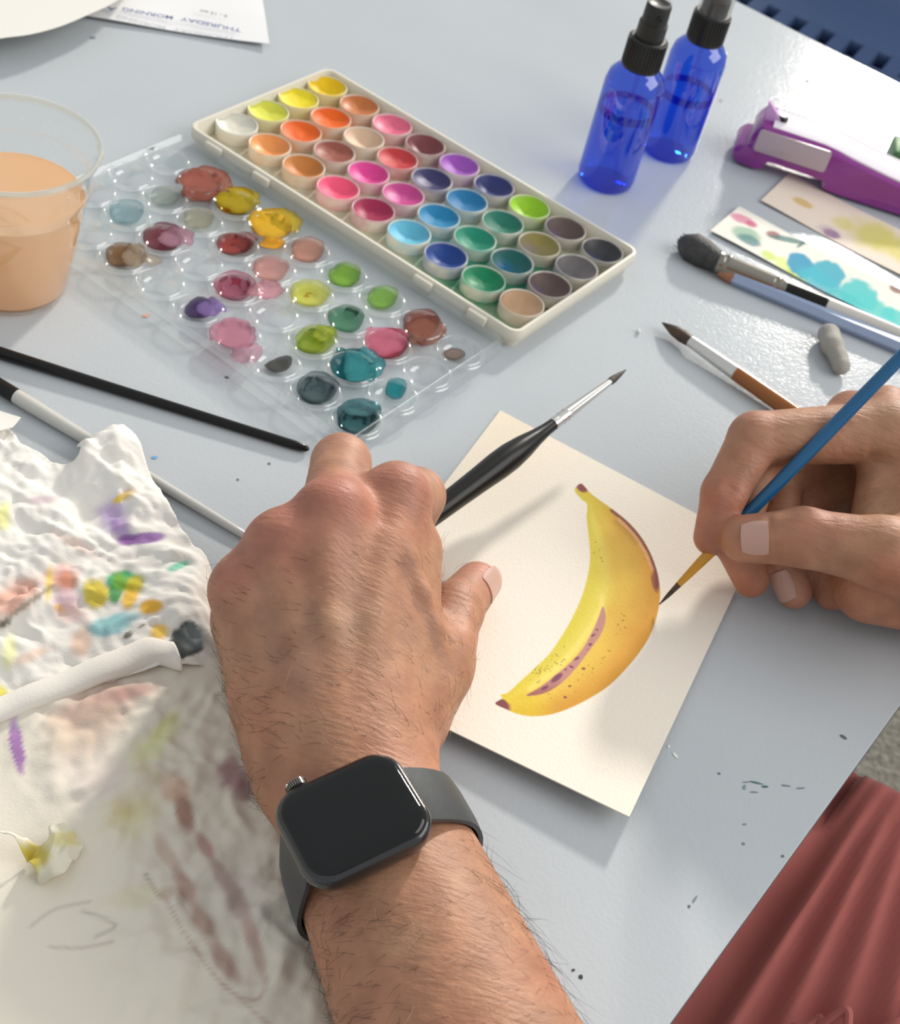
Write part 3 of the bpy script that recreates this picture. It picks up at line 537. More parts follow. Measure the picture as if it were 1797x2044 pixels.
for (x, y, rx, ry, a) in [(790, 1086, 7, 4, -.4), (772, 1112, 11, 5, -.6), (757, 1156, 9, 7, -.6), (694, 1222, 13, 6, -.5), (668, 1262, 11, 5, .3), (600, 1312, 32, 13, -.65), (540, 1362, 20, 7, -.5), (745, 1180, 5, 3, 0), (640, 1275, 6, 4, 0)]:
    X0, Y0 = 860 + x / 2.3766, 800 + y / 2.3766; B = blend(B, blob(Qn, X0, Y0, rx / 2.38, ry / 2.38, a, .3, .25, x) * .85, lin(112, 50, 92))
rs = np.random.RandomState(5); SPK = [(905, 1010), (912, 1042), (889, 1062), (922, 1076), (880, 1108), (900, 1085), (918, 1020), (842, 1185), (826, 1216), (808, 1245), (850, 1188), (815, 1222), (730, 1272), (748, 1255), (662, 1352), (640, 1405), (700, 1325), (688, 1380), (570, 1412), (800, 708), (809, 746), (815, 762), (783, 670), (775, 720), (700, 1290), (720, 1300), (765, 1290), (770, 1270), (590, 1240), (560, 1390)]
SPK += [(rs.uniform(470, 640), 0) for _ in range(34)]
for x, y in SPK:
    if y == 0: y = 1290 - (x - 490) * .68 + rs.uniform(-28, 60)
    B = blend(B, blob(Qn, 860 + x / 2.3766, 800 + y / 2.3766, rs.uniform(1.4, 3.0), rs.uniform(.9, 1.6), rs.uniform(-1, 1), .5, .2, x) * rs.uniform(.35, .8), lin(124, 90, 40))
for x, y in ((660, 1354), (638, 1406), (724, 1270)): B = blend(B, blob(Qn, 860 + x / 2.3766, 800 + y / 2.3766, 3.6, 2.2, 0, .4, .3, x) * .9, lin(115, 55, 60))
tip = np.maximum(blob(Qn, 860 + 716 / 2.3766, 800 + 408 / 2.3766, 13, 9, .7, .25, .15, 1), blob(Qn, 860 + 335 / 2.3766, 800 + 1445 / 2.3766, 21, 13, .35, .22, .25, 4)); B = blend(B, tip, lin(138, 74, 76)); B = blend(B, tip * nz_ * .6, lin(100, 48, 60))
w = sstep(1.1, -1.1, sd)[:, None]; PC[near] = PC[near] * (1 - w) + B * w
q = np.arange(NU * NV).reshape(NU, NV); top = np.stack([q[:-1, :-1], q[:-1, 1:], q[1:, 1:], q[1:, :-1]], -1).reshape(-1, 4)
n0 = len(PV); ring = np.concatenate([q[:, 0], q[-1, 1:], q[-2::-1, -1], q[0, -2:0:-1]]); Fp = [tuple(x) for x in top]
bot = PV.copy()[ring]; bot[:, 2] -= .0007; cen = bot.mean(0); nr = len(ring)
Fp += [(int(ring[i]), int(ring[(i + 1) % nr]), n0 + (i + 1) % nr, n0 + i) for i in range(nr)]
mbp = MB(); mbp.add(np.concatenate([PV, bot]), Fp, np.c_[np.concatenate([PC, PC[ring]]), np.ones(n0 + nr)])
setp(obj('banana_painting', mbp, MT['paper'], loc=paperpt(np.array(.5), np.array(.5)) * [1, 1, 0], color=True, sharp=60), 'cream watercolour paper with a painted yellow banana, one corner lifting off the table', 'painting')

def wxy(px, z=0.0): return np.array([at(x, y, z)[:2] for x, y in px])
# two narrow colour test strips
def strip(px, label, stains, z, base):
    poly = wxy(px, z)
    def colf(V):
        Qs = px_of(V); C = np.tile(np.array(lin(*base)[:3]), (len(V), 1))
        for s in stains: C = blend(C, blob(Qs, *s[:5], s[6] if len(s) > 6 else .3, .3, s[0]) * (s[7] if len(s) > 7 else .85), lin(*s[5]))
        return np.c_[C, np.ones(len(V))]
    c = poly.mean(0); x0 = at(px[0][0], px[0][1], 0)[:2]
    def zf(x, y): return z + .0012 * sstep(.0, .12, np.hypot(x - x0[0], y - x0[1])) * 0 + .0006 * np.sin((x - c[0]) * 60)
    setp(obj('test_strip', patch(poly, zf, .0008, .0004, colf), MT['paper'], loc=(*c, 0), color=True, sharp=50), label, 'paper strip', 'paper strips of colour tests')
TQ = (75, 185, 195)
strip([(1418, 461), (1476, 413), (1990, 680), (1990, 758)], 'narrow white paper strip dabbed with turquoise clouds, lime and pink, beside the mop brush',
      [(1482, 437, 24, 8, .35, (205, 120, 150)), (1500, 447, 12, 6, .3, (195, 90, 125)), (1490, 467, 28, 12, .3, (150, 185, 160)), (1497, 480, 24, 9, .4, (85, 135, 135)), (1545, 469, 14, 7, .3, (150, 80, 85)), (1572, 478, 40, 5, .2, (80, 125, 125)), (1601, 487, 12, 4, -.6, (70, 110, 110)), (1535, 510, 16, 7, .5, (205, 225, 110)), (1590, 552, 34, 11, .7, (205, 222, 85)), (1562, 525, 14, 10, .5, (222, 232, 140)),
       (1598, 530, 30, 22, .6, (40, 150, 185), .15, .95), (1650, 548, 36, 26, .4, (60, 170, 190), .15, .95), (1638, 560, 46, 18, .5, (70, 180, 195), .2, .9), (1712, 590, 44, 30, .5, (80, 195, 195), .15, .95), (1740, 618, 60, 24, .5, (85, 200, 195), .2, .9), (1790, 640, 40, 20, .5, (85, 200, 195), .2, .9), (1690, 600, 40, 14, .5, (75, 190, 190), .2, .8), (1790, 577, 14, 8, .4, (130, 85, 75)), (1700, 612, 30, 5, .4, (110, 205, 200)), (1770, 640, 60, 4, .45, (120, 210, 205))], .0016, (240, 235, 222))
strip([(1519, 401), (1577, 345), (1990, 560), (1990, 650)], 'cream paper strip with ochre and yellow washes lying partly under the purple tool',
      [(1603, 405, 19, 7, .45, (215, 180, 105)), (1661, 467, 18, 8, .4, (135, 85, 135)), (1655, 462, 22, 9, .4, (180, 150, 175), .5, .5), (1685, 446, 22, 12, .3, (222, 208, 125), .5, .7), (1745, 470, 52, 26, .3, (214, 202, 105), .5, .85), (1800, 500, 50, 22, .4, (218, 205, 110), .5, .8)], .0012, (238, 222, 205))

# printed sheet and curling cream sheet in the far corner
pr = thing('printed_sheet', 'white printed sheet lying upside down, half under the curling cream sheet', 'paper', np.r_[wxy([(400, 30)])[0], 0])
poly = wxy([(538, 86), (524, -12), (515, -120), (100, -120), (60, 6), (185, 29)], .004)
obj('sheet', patch(poly, lambda x, y: .0015 + .004 * fbm(x * 12, y * 12, 2), .004, .0003), MT['sheet_white'], pr)
def text(body, p0, p1, size, z, m, name, parent):
    a, b = at(*p0, z), at(*p1, z); x = unit((b - a) * [1, 1, 0]); y = np.cross(UP, x)
    cu = bpy.data.curves.new(name, 'FONT'); cu.body = body; cu.size = size; cu.extrude = .00005; cu.offset = 0.00012; cu.materials.append(m)
    o = bpy.data.objects.new(name, cu); COL.objects.link(o); o.parent = parent; o.matrix_local = Matrix(((x[0], y[0], 0, a[0] - ORG[parent.name][0]), (x[1], y[1], 0, a[1] - ORG[parent.name][1]), (0, 0, 1, z - ORG[parent.name][2]), (0, 0, 0, 1)))
    w_ = np.linalg.norm(b - a); bpy.context.view_layer.update(); k = w_ / max(o.dimensions[0], 1e-5)
    me = bpy.data.meshes.new_from_object(o.evaluated_get(bpy.context.evaluated_depsgraph_get())); ml = o.matrix_local @ Matrix.Diagonal((k, 1, 1, 1)); bpy.data.objects.remove(o)
    me.transform(ml); me.materials.clear(); me.materials.append(m); o = bpy.data.objects.new(name, me); COL.objects.link(o); o.parent = parent; ORG[o.name] = ORG[parent.name]
text('THURSDAY', (482, 58), (361, 34), .0062, .0056, MT['ink'], 'printed_word', pr)
text('MORNING', (347, 33), (246, 15), .0062, .0056, MT['ink'], 'printed_word', pr)
text('A', (233, 16), (212, 12), .0062, .0056, MT['ink'], 'printed_word', pr)
text('9 - 12 am', (455, 30), (400, 19), .0050, .0056, MT['grey_ink'], 'printed_line', pr)
poly = np.concatenate([wxy(catmull([(-90, 92), (0, 76), (60, 68), (120, 52), (180, 27), (225, 6), (262, -22), (300, -70)], 6, False), .016), wxy([(300, -260), (-300, -260), (-300, 110)], .016)])
pc = poly[:40].mean(0)
setp(obj('cream_sheet', patch(poly, lambda x, y: .016 - .05 * np.clip(np.hypot(x - pc[0], y - pc[1]) - .09, 0, .3), .005, .0004), MT['sheet'], loc=(*pc, 0)), 'large cream sheet curling up at the far left corner over the printed page', 'paper')

# ------------------------------------------------------------------ purple tool, green box
pt = thing('stapler', 'glossy purple plastic hand tool with a pale label, lying over a paper strip', 'tool', np.r_[at(1640, 372, 0)[:2], 0])
a0, a1 = at(1462, 326, 0), at(1640, 384, 0); ax = unit(a1 - a0); ay = np.cross(UP, ax)          # along, away
Lm = lambda s, d, z: a0 + ax * s + ay * d + UP * z
side = catmull([(.000, .002), (-.003, .008), (.000, .013), (.005, .015), (.005, .021), (.008, .028), (.014, .0305), (.052, .0300), (.070, .0265), (.095, .0225), (.125, .0190), (.165, .0150), (.21, .0110), (.214, .006), (.20, .0015), (.12, .0010), (.062, .0012), (.058, .007), (.030, .0085), (.018, .0080), (.016, .0020), (.010, .0)], 4)
def sl(d, ins):
    c = side.mean(0); return np.array([Lm(c[0] + (x - c[0]) * (1 - ins * .6), d, max(c[1] + (z - c[1]) * (1 - ins * 1.6), .0006)) for x, z in side])
obj('tool_body', loft([sl(-.001, .09), sl(.0008, .02), sl(.003, 0), sl(.030, 0), sl(.0325, .03), sl(.034, .1)]), MT['purple'], pt, sharp=50)
lb = rrect(.0235, .0075, .002, 4); nrm = -ay
obj('side_label', loft([np.array([Lm(.0325 + x, -.0012 - e, .0215 + z - .00 * x) for x, z in lb * k]) for e, k in ((0, 1), (.0006, 1), (.0008, .96))]), MT['plabel'], pt, label='pale lilac label plate on its side')
obj('fin', loft([np.array([Lm(.010 + x, .010 + d, z) for x, z in ((0, .029), (.012, .030), (.006, .036), (-.002, .043))]) for d in (0, .004)]), MT['lilac'], pt)
obj('knob', rev(Lm(.020, .014, .030), Lm(.020, .014, .035), [(0, .004), (.7, .0042), (1, .003)], 16), MT['black'], pt)
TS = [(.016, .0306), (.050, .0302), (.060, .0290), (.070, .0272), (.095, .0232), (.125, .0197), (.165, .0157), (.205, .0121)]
obj('top_glare', loft([np.array([Lm(x, d, z + e) for d, e in ((.0025, -.001), (.0025, .0004), (.006, .0012), (.017, .0018), (.028, .0012), (.030, .0004), (.030, -.001))]) for x, z in TS]), MT['glare_white'], pt, label='pale strip painting the white glare along its top')  # near-white strip laid on the purple body to paint the glare on its top
gb = at(1768, 343, 0); gx = unit(at(1800, 352, 0) - gb); gy = np.cross(UP, gx)
g = thing('green_box', 'small green plastic box with a white dot at the far right of the table', 'box', gb + gx * .02)
obj('box_body', box(gb + gx * .022 + gy * .012 + UP * .008, .022, .012, .008, gx, gy, UP, .0015), MT['green'], g)
obj('white_dot', rev(gb + gx * .0085 - gy * .0001 + UP * .007, gb + gx * .0085 - gy * .0006 + UP * .007, [(0, .0016), (1, .0015)], 14), MT['white'], g)

# ------------------------------------------------------------------ brushes, pencil, eraser
def lying(p, z): return at(p[0], p[1], z)
def seg(parent, name, a, b, prof, m, n=20, ex=1.0, ey=1.0): return obj(name, rev(a, b, prof, n, ex=ex, ey=ey), m, parent)
# long black brush
A, Bq = lying((617, 897), .0022), lying((0, 704), .0028); d = unit(Bq - A); E0 = A + d * .245
th = thing('paintbrush', 'long glossy black brush handle lying below the palette lid', 'paintbrush', (A + E0) / 2 * [1, 1, 0])
seg(th, 'handle', A, E0, [(0, .0006), (.006, .0017), (.03, .0021), (.4, .0024), (.7, .0030), (.93, .0034), (1, .0026)], MT['black'])
seg(th, 'ferrule', E0, E0 + d * .028, [(0, .0027), (.2, .0027), (1, .0033)], MT['ferrule']); seg(th, 'bristles', E0 + d * .027, E0 + d * .055, [(0, .0031), (.4, .0036), (.8, .0018), (1, .0003)], MT['bristle'])
# white brush with black neck
A, Bq = lying((494, 1072), .0019), lying((33, 791), .0033); d = unit(Bq - A); Ln = np.linalg.norm(Bq - A)
th = thing('paintbrush', 'white-handled brush with a black neck, running from the left edge under the paper towel', 'paintbrush', (A + Bq) / 2 * [1, 1, 0])
seg(th, 'handle', A, Bq, [(0, .0008), (.01, .0017), (.06, .0019), (.6, .0027), (.93, .0034), (1, .0034)], MT['white_lac'])
seg(th, 'neck', Bq, Bq + d * .035, [(0, .00345), (.8, .0034), (1, .0030)], MT['black']); seg(th, 'ferrule', Bq + d * .035, Bq + d * .06, [(0, .0030), (1, .0033)], MT['nickel']); seg(th, 'bristles', Bq + d * .059, Bq + d * .085, [(0, .0032), (.4, .0036), (1, .0004)], MT['bristle'])
# mop brush
A, Bq = lying((1437, 524), .0072), lying((1797, 669), .0058); d = unit(Bq - A); P = lambda s: A + d * s; L_of = lambda x: np.linalg.norm(lying((x, 524 + (x - 1437) * .403), .0058) - A)
th = thing('mop_brush', 'fat grey mop brush with a crimped metal ferrule, its handle black then white', 'paintbrush', P(.05) * [1, 1, 0])
mp = MB(); tipp = lying((1356, 480), .0052); bx = unit(A - tipp)
rev(tipp, A, [(0, .0020), (.10, .0054), (.32, .0088), (.6, .0086), (.85, .0068), (1.04, .0060)], 28, mp); obj('bristles', mp, MT['bristle_grey'], th)
hs = MB()
for k in range(60):
    a = rng.rand() * 6.28; x, y, z = frame_of(A - tipp); r0 = .0052; p0 = A + (np.cos(a) * x + np.sin(a) * y) * r0 * .9; p2 = tipp + (A - tipp) * rng.uniform(-.06, .2) + (np.cos(a) * x + np.sin(a) * y) * rng.uniform(.001, .005); p1 = (p0 + p2) / 2 + (np.cos(a) * x + np.sin(a) * y) * .0036
    for p in (p0, p1, p2): p[2] = max(p[2], .0006)
    tube([p0, (p0 + 2 * p1 + p2) / 4, p2], [.0004, .0005, .0002], 4, hs)
obj('stray_hairs', hs, MT['bristle_grey'], th)['kind'] = 'stuff'
lf = L_of(1568); seg(th, 'ferrule', A - d * .001, P(lf), [(0, .0064), (.06, .0064), (.09, .0058), (.12, .0066), (.15, .0066), (.18, .0060), (.80, .0053), (.83, .0048), (.86, .0055), (.90, .0055), (.93, .0049), (1, .0049)], MT['nickel'], 28)
lb_ = L_of(1650); seg(th, 'neck', P(lf - .0005), P(lb_), [(0, .0048), (1, .0050)], MT['black']); seg(th, 'handle', P(lb_ - .0003), P(lb_ + .10), [(0, .0050), (.4, .0046), (1, .0030)], MT['white_lac'])
# blue pencil
A, Bq = lying((1464, 553), .0040), lying((1797, 691), .0040); d = unit(Bq - A)
th = thing('pencil', 'pale blue hexagonal pencil with a bare cedar tip beside the mop brush', 'pencil', A * [1, 1, 0])
seg(th, 'pencil_body', A, A + d * .165, [(0, .0045), (1, .0045)], MT['pencil'], 6); seg(th, 'cedar_tip', A + d * .0005, A - d * .0085, [(0, .0041), (.15, .0040), (1, .0028)], MT['wood'], 18); seg(th, 'lead', A - d * .008, A - d * .0095, [(0, .0012), (1, .0010)], MT['nickel'], 10)
# amber brush
A, Bq = lying((1378, 681), .0062), lying((1470, 745), .0058); d = unit(Bq - A); tp = lying((1322, 644), .0040)
th = thing('paintbrush', 'round brush with dark tip, silver ferrule and amber handle pointing under the hand', 'paintbrush', Bq * [1, 1, 0])
seg(th, 'bristles', A + d * .001, tp, [(0, .0030), (.3, .0036), (.6, .0030), (.85, .0014), (1, .0003)], MT['bristle_brown']); seg(th, 'ferrule', A, Bq, [(0, .0031), (.1, .0033), (.3, .0035), (1, .0041)], MT['ferrule'], 28); seg(th, 'handle', Bq - d * .0005, Bq + d * .13, [(0, .0041), (.25, .0044), (.5, .0040), (.97, .0018), (1, .0008)], MT['amber'])
# putty eraser
em = []
pe = [at(*q, z) for q, z in (((1655, 668), .0062), ((1662, 690), .0070), ((1674, 712), .0062), ((1680, 730), .0055))]
for a_, b_, r1, r2 in zip(pe[:-1], pe[1:], (.0062, .0055, .0045), (.0055, .0045, .0050)): em.append(('c', a_, b_, r1, r2, .003))
Vv, Ff, Nn = sdf_mesh(em, np.min(pe, 0) - .009, np.max(pe, 0) + .009, .0007)
Vv[:, 2] = np.maximum(Vv[:, 2], 0.0002); m = MB(); m.add(Vv, Ff); setp(obj('putty_eraser', m, MT['eraser'], loc=pe[1] * [1, 1, 0]), 'lump of grey kneaded eraser below the pencil', 'eraser')
m = MB(); bc = at(1275, 661, .0012); rev(bc - UP * .0012, bc + UP * .0012, [(0, .0004), (.15, .0009), (.5, .0013), (.85, .0009), (1, .0003)], 14, m); setp(obj('white_bead', m, MT['white'], loc=bc * [1, 1, 0]), 'tiny white bead on the table by the palette corner', 'bead')

# ------------------------------------------------------------------ paper towel, sheet and scraps at the left
def creased(x, y, s, a):
    """crumple: folded triangle waves in several directions, warped and patchy"""
    r = np.random.RandomState(int(s * 10)); z = 0
    for i in range(7):
        th_ = r.rand() * math.pi; f_ = s * r.uniform(.35, 1.1); ph = r.rand() * 9; w1 = fbm(x * s * .5 + 7 * i, y * s * .5 + 3 * i, 3) * 2.4
        u = (x * math.cos(th_) + y * math.sin(th_)) * f_ + ph + w1; tri = np.abs(u - np.floor(u) - .5) * 2
        z = z + tri * sstep(.35, .62, fbm(x * s * .45 + 13 * i, y * s * .45 + 29 * i, 2)) / (f_ / s + .3)
    return a * z / 2.6
TOW = [(-160, 860), (-40, 842), (18, 846), (14, 856), (32, 872), (42, 893), (62, 907), (82, 916), (104, 932), (140, 937), (162, 934), (158, 920), (152, 908), (172, 902), (190, 894), (196, 900), (205, 886), (226, 876), (246, 869), (260, 876), (272, 896), (288, 932), (304, 968), (326, 1006), (352, 1050), (385, 1092), (412, 1118), (424, 1142), (432, 1200), (442, 1250), (470, 1318), (400, 1326), (345, 1326), (200, 1362), (0, 1442), (-200, 1524), (-260, 1100)]
tpoly = wxy(TOW, .004); tc_ = wxy([(160, 1180)])[0]
ST1 = [(225, 1030, 26, 34, .5, (185, 155, 205), .6, .8), (240, 1055, 20, 24, -.4, (165, 125, 190), .4, .7), (283, 1075, 46, 11, -.13, (150, 105, 170), .25, .95), (252, 1078, 20, 11, 0, (140, 90, 160), .3, .7), (244, 992, 20, 7, -.55, (232, 196, 60), .3, .95), (258, 985, 18, 10, -.5, (222, 190, 150), .5, .6), (85, 998, 34, 8, -.1, (205, 185, 190), .5, .8), (5, 1030, 16, 26, 0, (225, 222, 130), .5, .8), (150, 1085, 55, 10, .5, (235, 205, 190), .6, .6),
       (125, 1155, 28, 26, 0, (228, 150, 135), .5, .7), (135, 1160, 20, 16, .5, (215, 130, 90), .5, .7), (98, 1165, 7, 34, .1, (240, 212, 90), .5, .8), (135, 1200, 26, 20, 0, (225, 185, 195), .5, .8), (192, 1186, 28, 27, -.3, (222, 200, 60), .3, .95), (246, 1158, 32, 20, .1, (60, 170, 110), .25, .95), (230, 1182, 12, 22, .1, (60, 160, 80), .3, .9), (240, 1160, 14, 20, -.3, (120, 165, 40), .4, .8), (268, 1170, 16, 22, .6, (205, 185, 40), .35, .9), (258, 1196, 16, 20, .4, (240, 190, 50), .35, .9), (303, 1210, 24, 15, -.2, (240, 182, 40), .3, .95), (120, 1215, 12, 7, .5, (245, 190, 70), .4, .8), (140, 1225, 30, 18, .3, (240, 190, 180), .6, .6),
       (212, 1250, 46, 20, -.25, (135, 190, 195), .35, .9), (250, 1232, 30, 10, -.1, (140, 195, 200), .5, .7), (162, 1280, 18, 30, .2, (232, 195, 170), .5, .8), (60, 1310, 40, 10, -.4, (238, 200, 175), .6, .6), (18, 1300, 14, 30, .1, (235, 235, 170), .6, .8), (356, 1130, 22, 7, -.35, (120, 200, 170), .4, .9), (318, 1262, 17, 18, .3, (240, 195, 60), .4, .9), (372, 1280, 34, 38, .3, (72, 78, 76), .12, 1.0), (384, 1272, 22, 24, .3, (110, 120, 120), .6, .6), (395, 1268, 22, 26, .2, (150, 165, 168), .7, .5), (255, 1268, 10, 6, -.7, (95, 90, 80), .3, .9), (282, 1250, 9, 3, -.5, (130, 125, 110), .4, .8),
       (30, 1190, 60, 26, -.55, (225, 170, 150), .6, .9), (8, 1245, 16, 8, -.6, (90, 80, 72), .3, .9), (55, 1205, 62, 5, -.62, (150, 138, 122), .5, .8), (0, 1390, 16, 24, 0, (235, 225, 80), .4, .9), (90, 1380, 60, 16, -.3, (240, 205, 175), .6, .7), (200, 1330, 30, 10, -.4, (205, 180, 150), .5, .6)]
def tcol(stains, base, warm=None):
    def f(V):
        Qs = px_of(V); C = np.tile(np.array(lin(*base)[:3]), (len(V), 1))
        for s in stains: C = blend(C, blob(Qs, *s[:5], s[6], min(.45, .02 * min(s[2], s[3])), s[0] * .13 + s[1]) * s[7], lin(*s[5]))
        return np.c_[C, np.ones(len(V))]
    return f
def tz(x, y):
    Qs = px_of(np.c_[x, y, np.full(len(x), .004)]); X, Y = Qs[:, 0], Qs[:, 1]
    z = .0012 + creased(x, y, 38, .0052) * sstep(1420, 1240, Y) + creased(x + 3, y, 130, .0020)
    z += .011 * np.exp(-(((X - 225) / 55) ** 2 + ((Y - 905) / 40) ** 2)) + .006 * np.exp(-(((X - 170) / 20) ** 2 + ((Y - 925) / 26) ** 2)) + .005 * np.exp(-((X - 360) / 60) ** 2 - ((Y - 1210) / 60) ** 2)
    d = np.abs((X - 0) * .53 + (Y - 1250) * .85) / 1.0; z += .007 * np.exp(-(d / 16) ** 2) * sstep(110, 60, X)
    wbr = sstep(0.0, 1.0, 1.3 - dist_line(Qs, [(33, 791), (494, 1072)]) / 26); z = np.maximum(z, .0072 * wbr * (X > 150) * (X < 330) * (Y > 870))
    z = np.maximum(z * (1 - .75 * sstep(395, 440, X)), .0010); return z
twl = obj('paper_towel', patch(tpoly, tz, .0010, .0003, tcol(ST1, (238, 234, 226))), MT['towel'], loc=(*tc_, 0), color=True, sharp=0)
setp(twl, 'crumpled white paper towel blotted with many paint colours beside the left hand', 'paper towel')
SH = [(-260, 1530), (-120, 1470), (0, 1424), (120, 1378), (240, 1332), (330, 1306), (360, 1318), (410, 1312), (520, 1306), (640, 1440), (700, 1600), (760, 1800), (800, 2000), (860, 2200), (-320, 2260)]
spoly = wxy(SH, .003); sc_ = wxy([(250, 1750)])[0]
BR = (180, 140, 122)
ST2 = [(34, 1490, 13, 50, -.18, (168, 120, 180), .15, .95), (28, 1440, 8, 20, 0, (195, 165, 205), .5, .7), (200, 1400, 90, 30, -.3, (205, 172, 160), .6, .85), (180, 1440, 70, 40, -.3, (218, 188, 168), .7, .7), (250, 1385, 60, 14, -.25, (190, 150, 140), .6, .8), (150, 1490, 50, 30, 0, (222, 200, 180), .8, .7), (300, 1490, 60, 24, -.8, (222, 222, 165), .7, .8), (330, 1450, 40, 12, -.9, (226, 226, 160), .6, .7), (260, 1620, 50, 45, -.5, (222, 212, 165), .7, .85), (250, 1610, 22, 20, 0, (205, 188, 120), .7, .6),
       (350, 1575, 30, 26, .5, (215, 180, 155), .5, .85), (368, 1620, 18, 44, -.3, (172, 130, 116), .4, .9), (300, 1545, 30, 18, .5, (205, 190, 150), .7, .7), (410, 1690, 12, 30, -.5, (185, 145, 135), .5, .85), (440, 1745, 14, 34, -.5, (180, 140, 130), .5, .8), (470, 1790, 20, 44, -.45, (175, 132, 120), .5, .85), (500, 1860, 14, 50, -.3, (190, 155, 142), .5, .8), (520, 1920, 12, 40, -.2, (195, 165, 150), .5, .7), (330, 1700, 14, 40, -.55, (205, 178, 160), .5, .8), (370, 1770, 16, 40, -.55, (188, 152, 138), .5, .85), (405, 1840, 14, 40, -.6, (185, 150, 135), .5, .85), (450, 1920, 16, 46, -.55, (188, 152, 138), .5, .8), (330, 1785, 14, 12, 0, (200, 172, 155), .6, .8),
       (465, 1545, 34, 26, .6, (165, 122, 125), .5, .85), (485, 1580, 24, 20, 0, (150, 110, 118), .5, .7), (200, 1560, 90, 50, 0, (225, 212, 205), .9, .6), (270, 1790, 50, 20, -.2, (228, 222, 190), .8, .7), (480, 1780, 60, 60, .6, (205, 200, 195), .9, .4)]
def shcol(V):
    C = tcol(ST2, (232, 224, 208))(V); Qs = px_of(V)
    for L_, c in (([(325, 1785), (380, 1880), (440, 1960), (490, 1994), (520, 1990), (535, 1950)], lin(190, 158, 142)), ([(440, 1960), (520, 2030), (560, 2060)], lin(205, 178, 162)), ([(290, 1745), (318, 1790)], lin(160, 145, 130)), ([(60, 1850), (110, 1815), (180, 1800)], lin(190, 182, 172)), ([(165, 1818), (230, 1846), (190, 1870)], lin(180, 170, 160)), ([(100, 1890), (160, 1892), (225, 1880)], lin(190, 175, 168)), ([(340, 1770), (400, 1860), (440, 1920)], lin(200, 176, 164))):
        w_ = pline(Qs, catmull(L_, 6, False), 3.2, 3.6) * .6; C[:, :3] = blend(C[:, :3], w_, c)
    return C
def shz(x, y):
    Qs = px_of(np.c_[x, y, np.full(len(x), .003)]); X, Y = Qs[:, 0], Qs[:, 1]
    wr = sstep(-60, 120, X - 170 + (Y - 1750) * -.45 + 40) * sstep(1330, 1420, Y)
    fl_ = 1 - .85 * sstep(500, 600, X - (Y - 1500) * .22); wr = wr * fl_; z = .0014 + .0008 * fl_ + creased(x, y, 95, .0030) * wr + creased(x + 9, y + 2, 40, .0035) * wr * sstep(420, 560, X) + .0008 * fbm(x * 30, y * 30, 3) * fl_
    return z
sh = thing('blotting_sheet', 'large off-white sheet with brown and mauve stains and a rolled edge under the forearm', 'paper', (*sc_, 0))
obj('sheet', patch(spoly, shz, .0011, .0003, shcol), MT['towel'], sh, color=True, sharp=0)
# its rolled-over upper edge
spine = catmull([(-220, 1508), (-100, 1456), (0, 1416), (110, 1374), (220, 1330), (300, 1302), (352, 1312)], 6, False); mbr = MB(); L = []
for i, (x, y) in enumerate(spine):
    k = i / (len(spine) - 1); wpx = 16 + 18 * k; c = at(x, y, .004); dn = unit(at(x + 10, y + 24, .004) - c) ; prof = []
    for a in np.linspace(-.2, 1.15, 16):
        ang = a * math.pi; r = .0034 + .0022 * k
        prof.append(c + dn * (math.cos(ang) * r * 1.15 + .0008) + UP * (math.sin(ang) * r * .72 + .0012 + .0004 * math.sin(i * .9)))
    L.append(np.array(prof))
n_ = 16; V = np.concatenate(L); F = [(i * n_ + j, i * n_ + j + 1, (i + 1) * n_ + j + 1, (i + 1) * n_ + j) for i in range(len(L) - 1) for j in range(n_ - 1)]; V[:, 2] = np.maximum(V[:, 2], .0008)
mbr.add(V, F, tuple(lin(236, 230, 220))); o = obj('rolled_edge', mbr, MT['towel'], sh, color=True, sharp=0); md = o.modifiers.new('thick', 'SOLIDIFY'); md.thickness = .0003
# loose scraps
SC = [(-6, 1688), (30, 1682), (70, 1694), (98, 1690), (96, 1668), (130, 1658), (160, 1668), (166, 1694), (150, 1720), (128, 1752), (100, 1768), (78, 1766), (74, 1745), (58, 1735), (52, 1715), (20, 1700)]
scp = wxy(SC, .005); scc = scp.mean(0)
def sccol(V):
    Qs = px_of(V); C = np.tile(np.array(lin(232, 226, 205)[:3]), (len(V), 1))
    for s in [(30, 1695, 42, 14, .3, (215, 200, 70), .5, .9), (75, 1705, 26, 22, .6, (205, 185, 60), .5, .85), (60, 1735, 14, 24, -.2, (205, 185, 50), .4, .8), (130, 1675, 36, 14, 0, (225, 215, 140), .5, .7)]: C = blend(C, blob(Qs, *s[:5], s[6], .4, s[0]) * s[7], lin(*s[5]))
    return np.c_[C, np.ones(len(V))]
def scz(x, y):
    return .0040 + creased(x, y, 110, .0075) + .0022 * np.sin(x * 320 + y * 200) + .0012 * np.sin(x * 260 - y * 700)
setp(obj('tissue_scrap', patch(scp, scz, .0006, .0003, sccol), MT['towel'], loc=(*scc, 0), color=True, sharp=0), 'twisted scrap of yellow-stained tissue on the off-white sheet', 'tissue')
wp = wxy([(-60, 800), (-10, 834), (42, 851), (26, 872), (-60, 900)], .003); setp(obj('paper_scrap', patch(wp, lambda x, y: .0075 + .004 * fbm(x * 40, y * 40, 2), .0015, .0004), MT['sheet'], loc=(*wp.mean(0), 0)), 'small torn corner of cream paper at the left edge above the towel', 'paper')

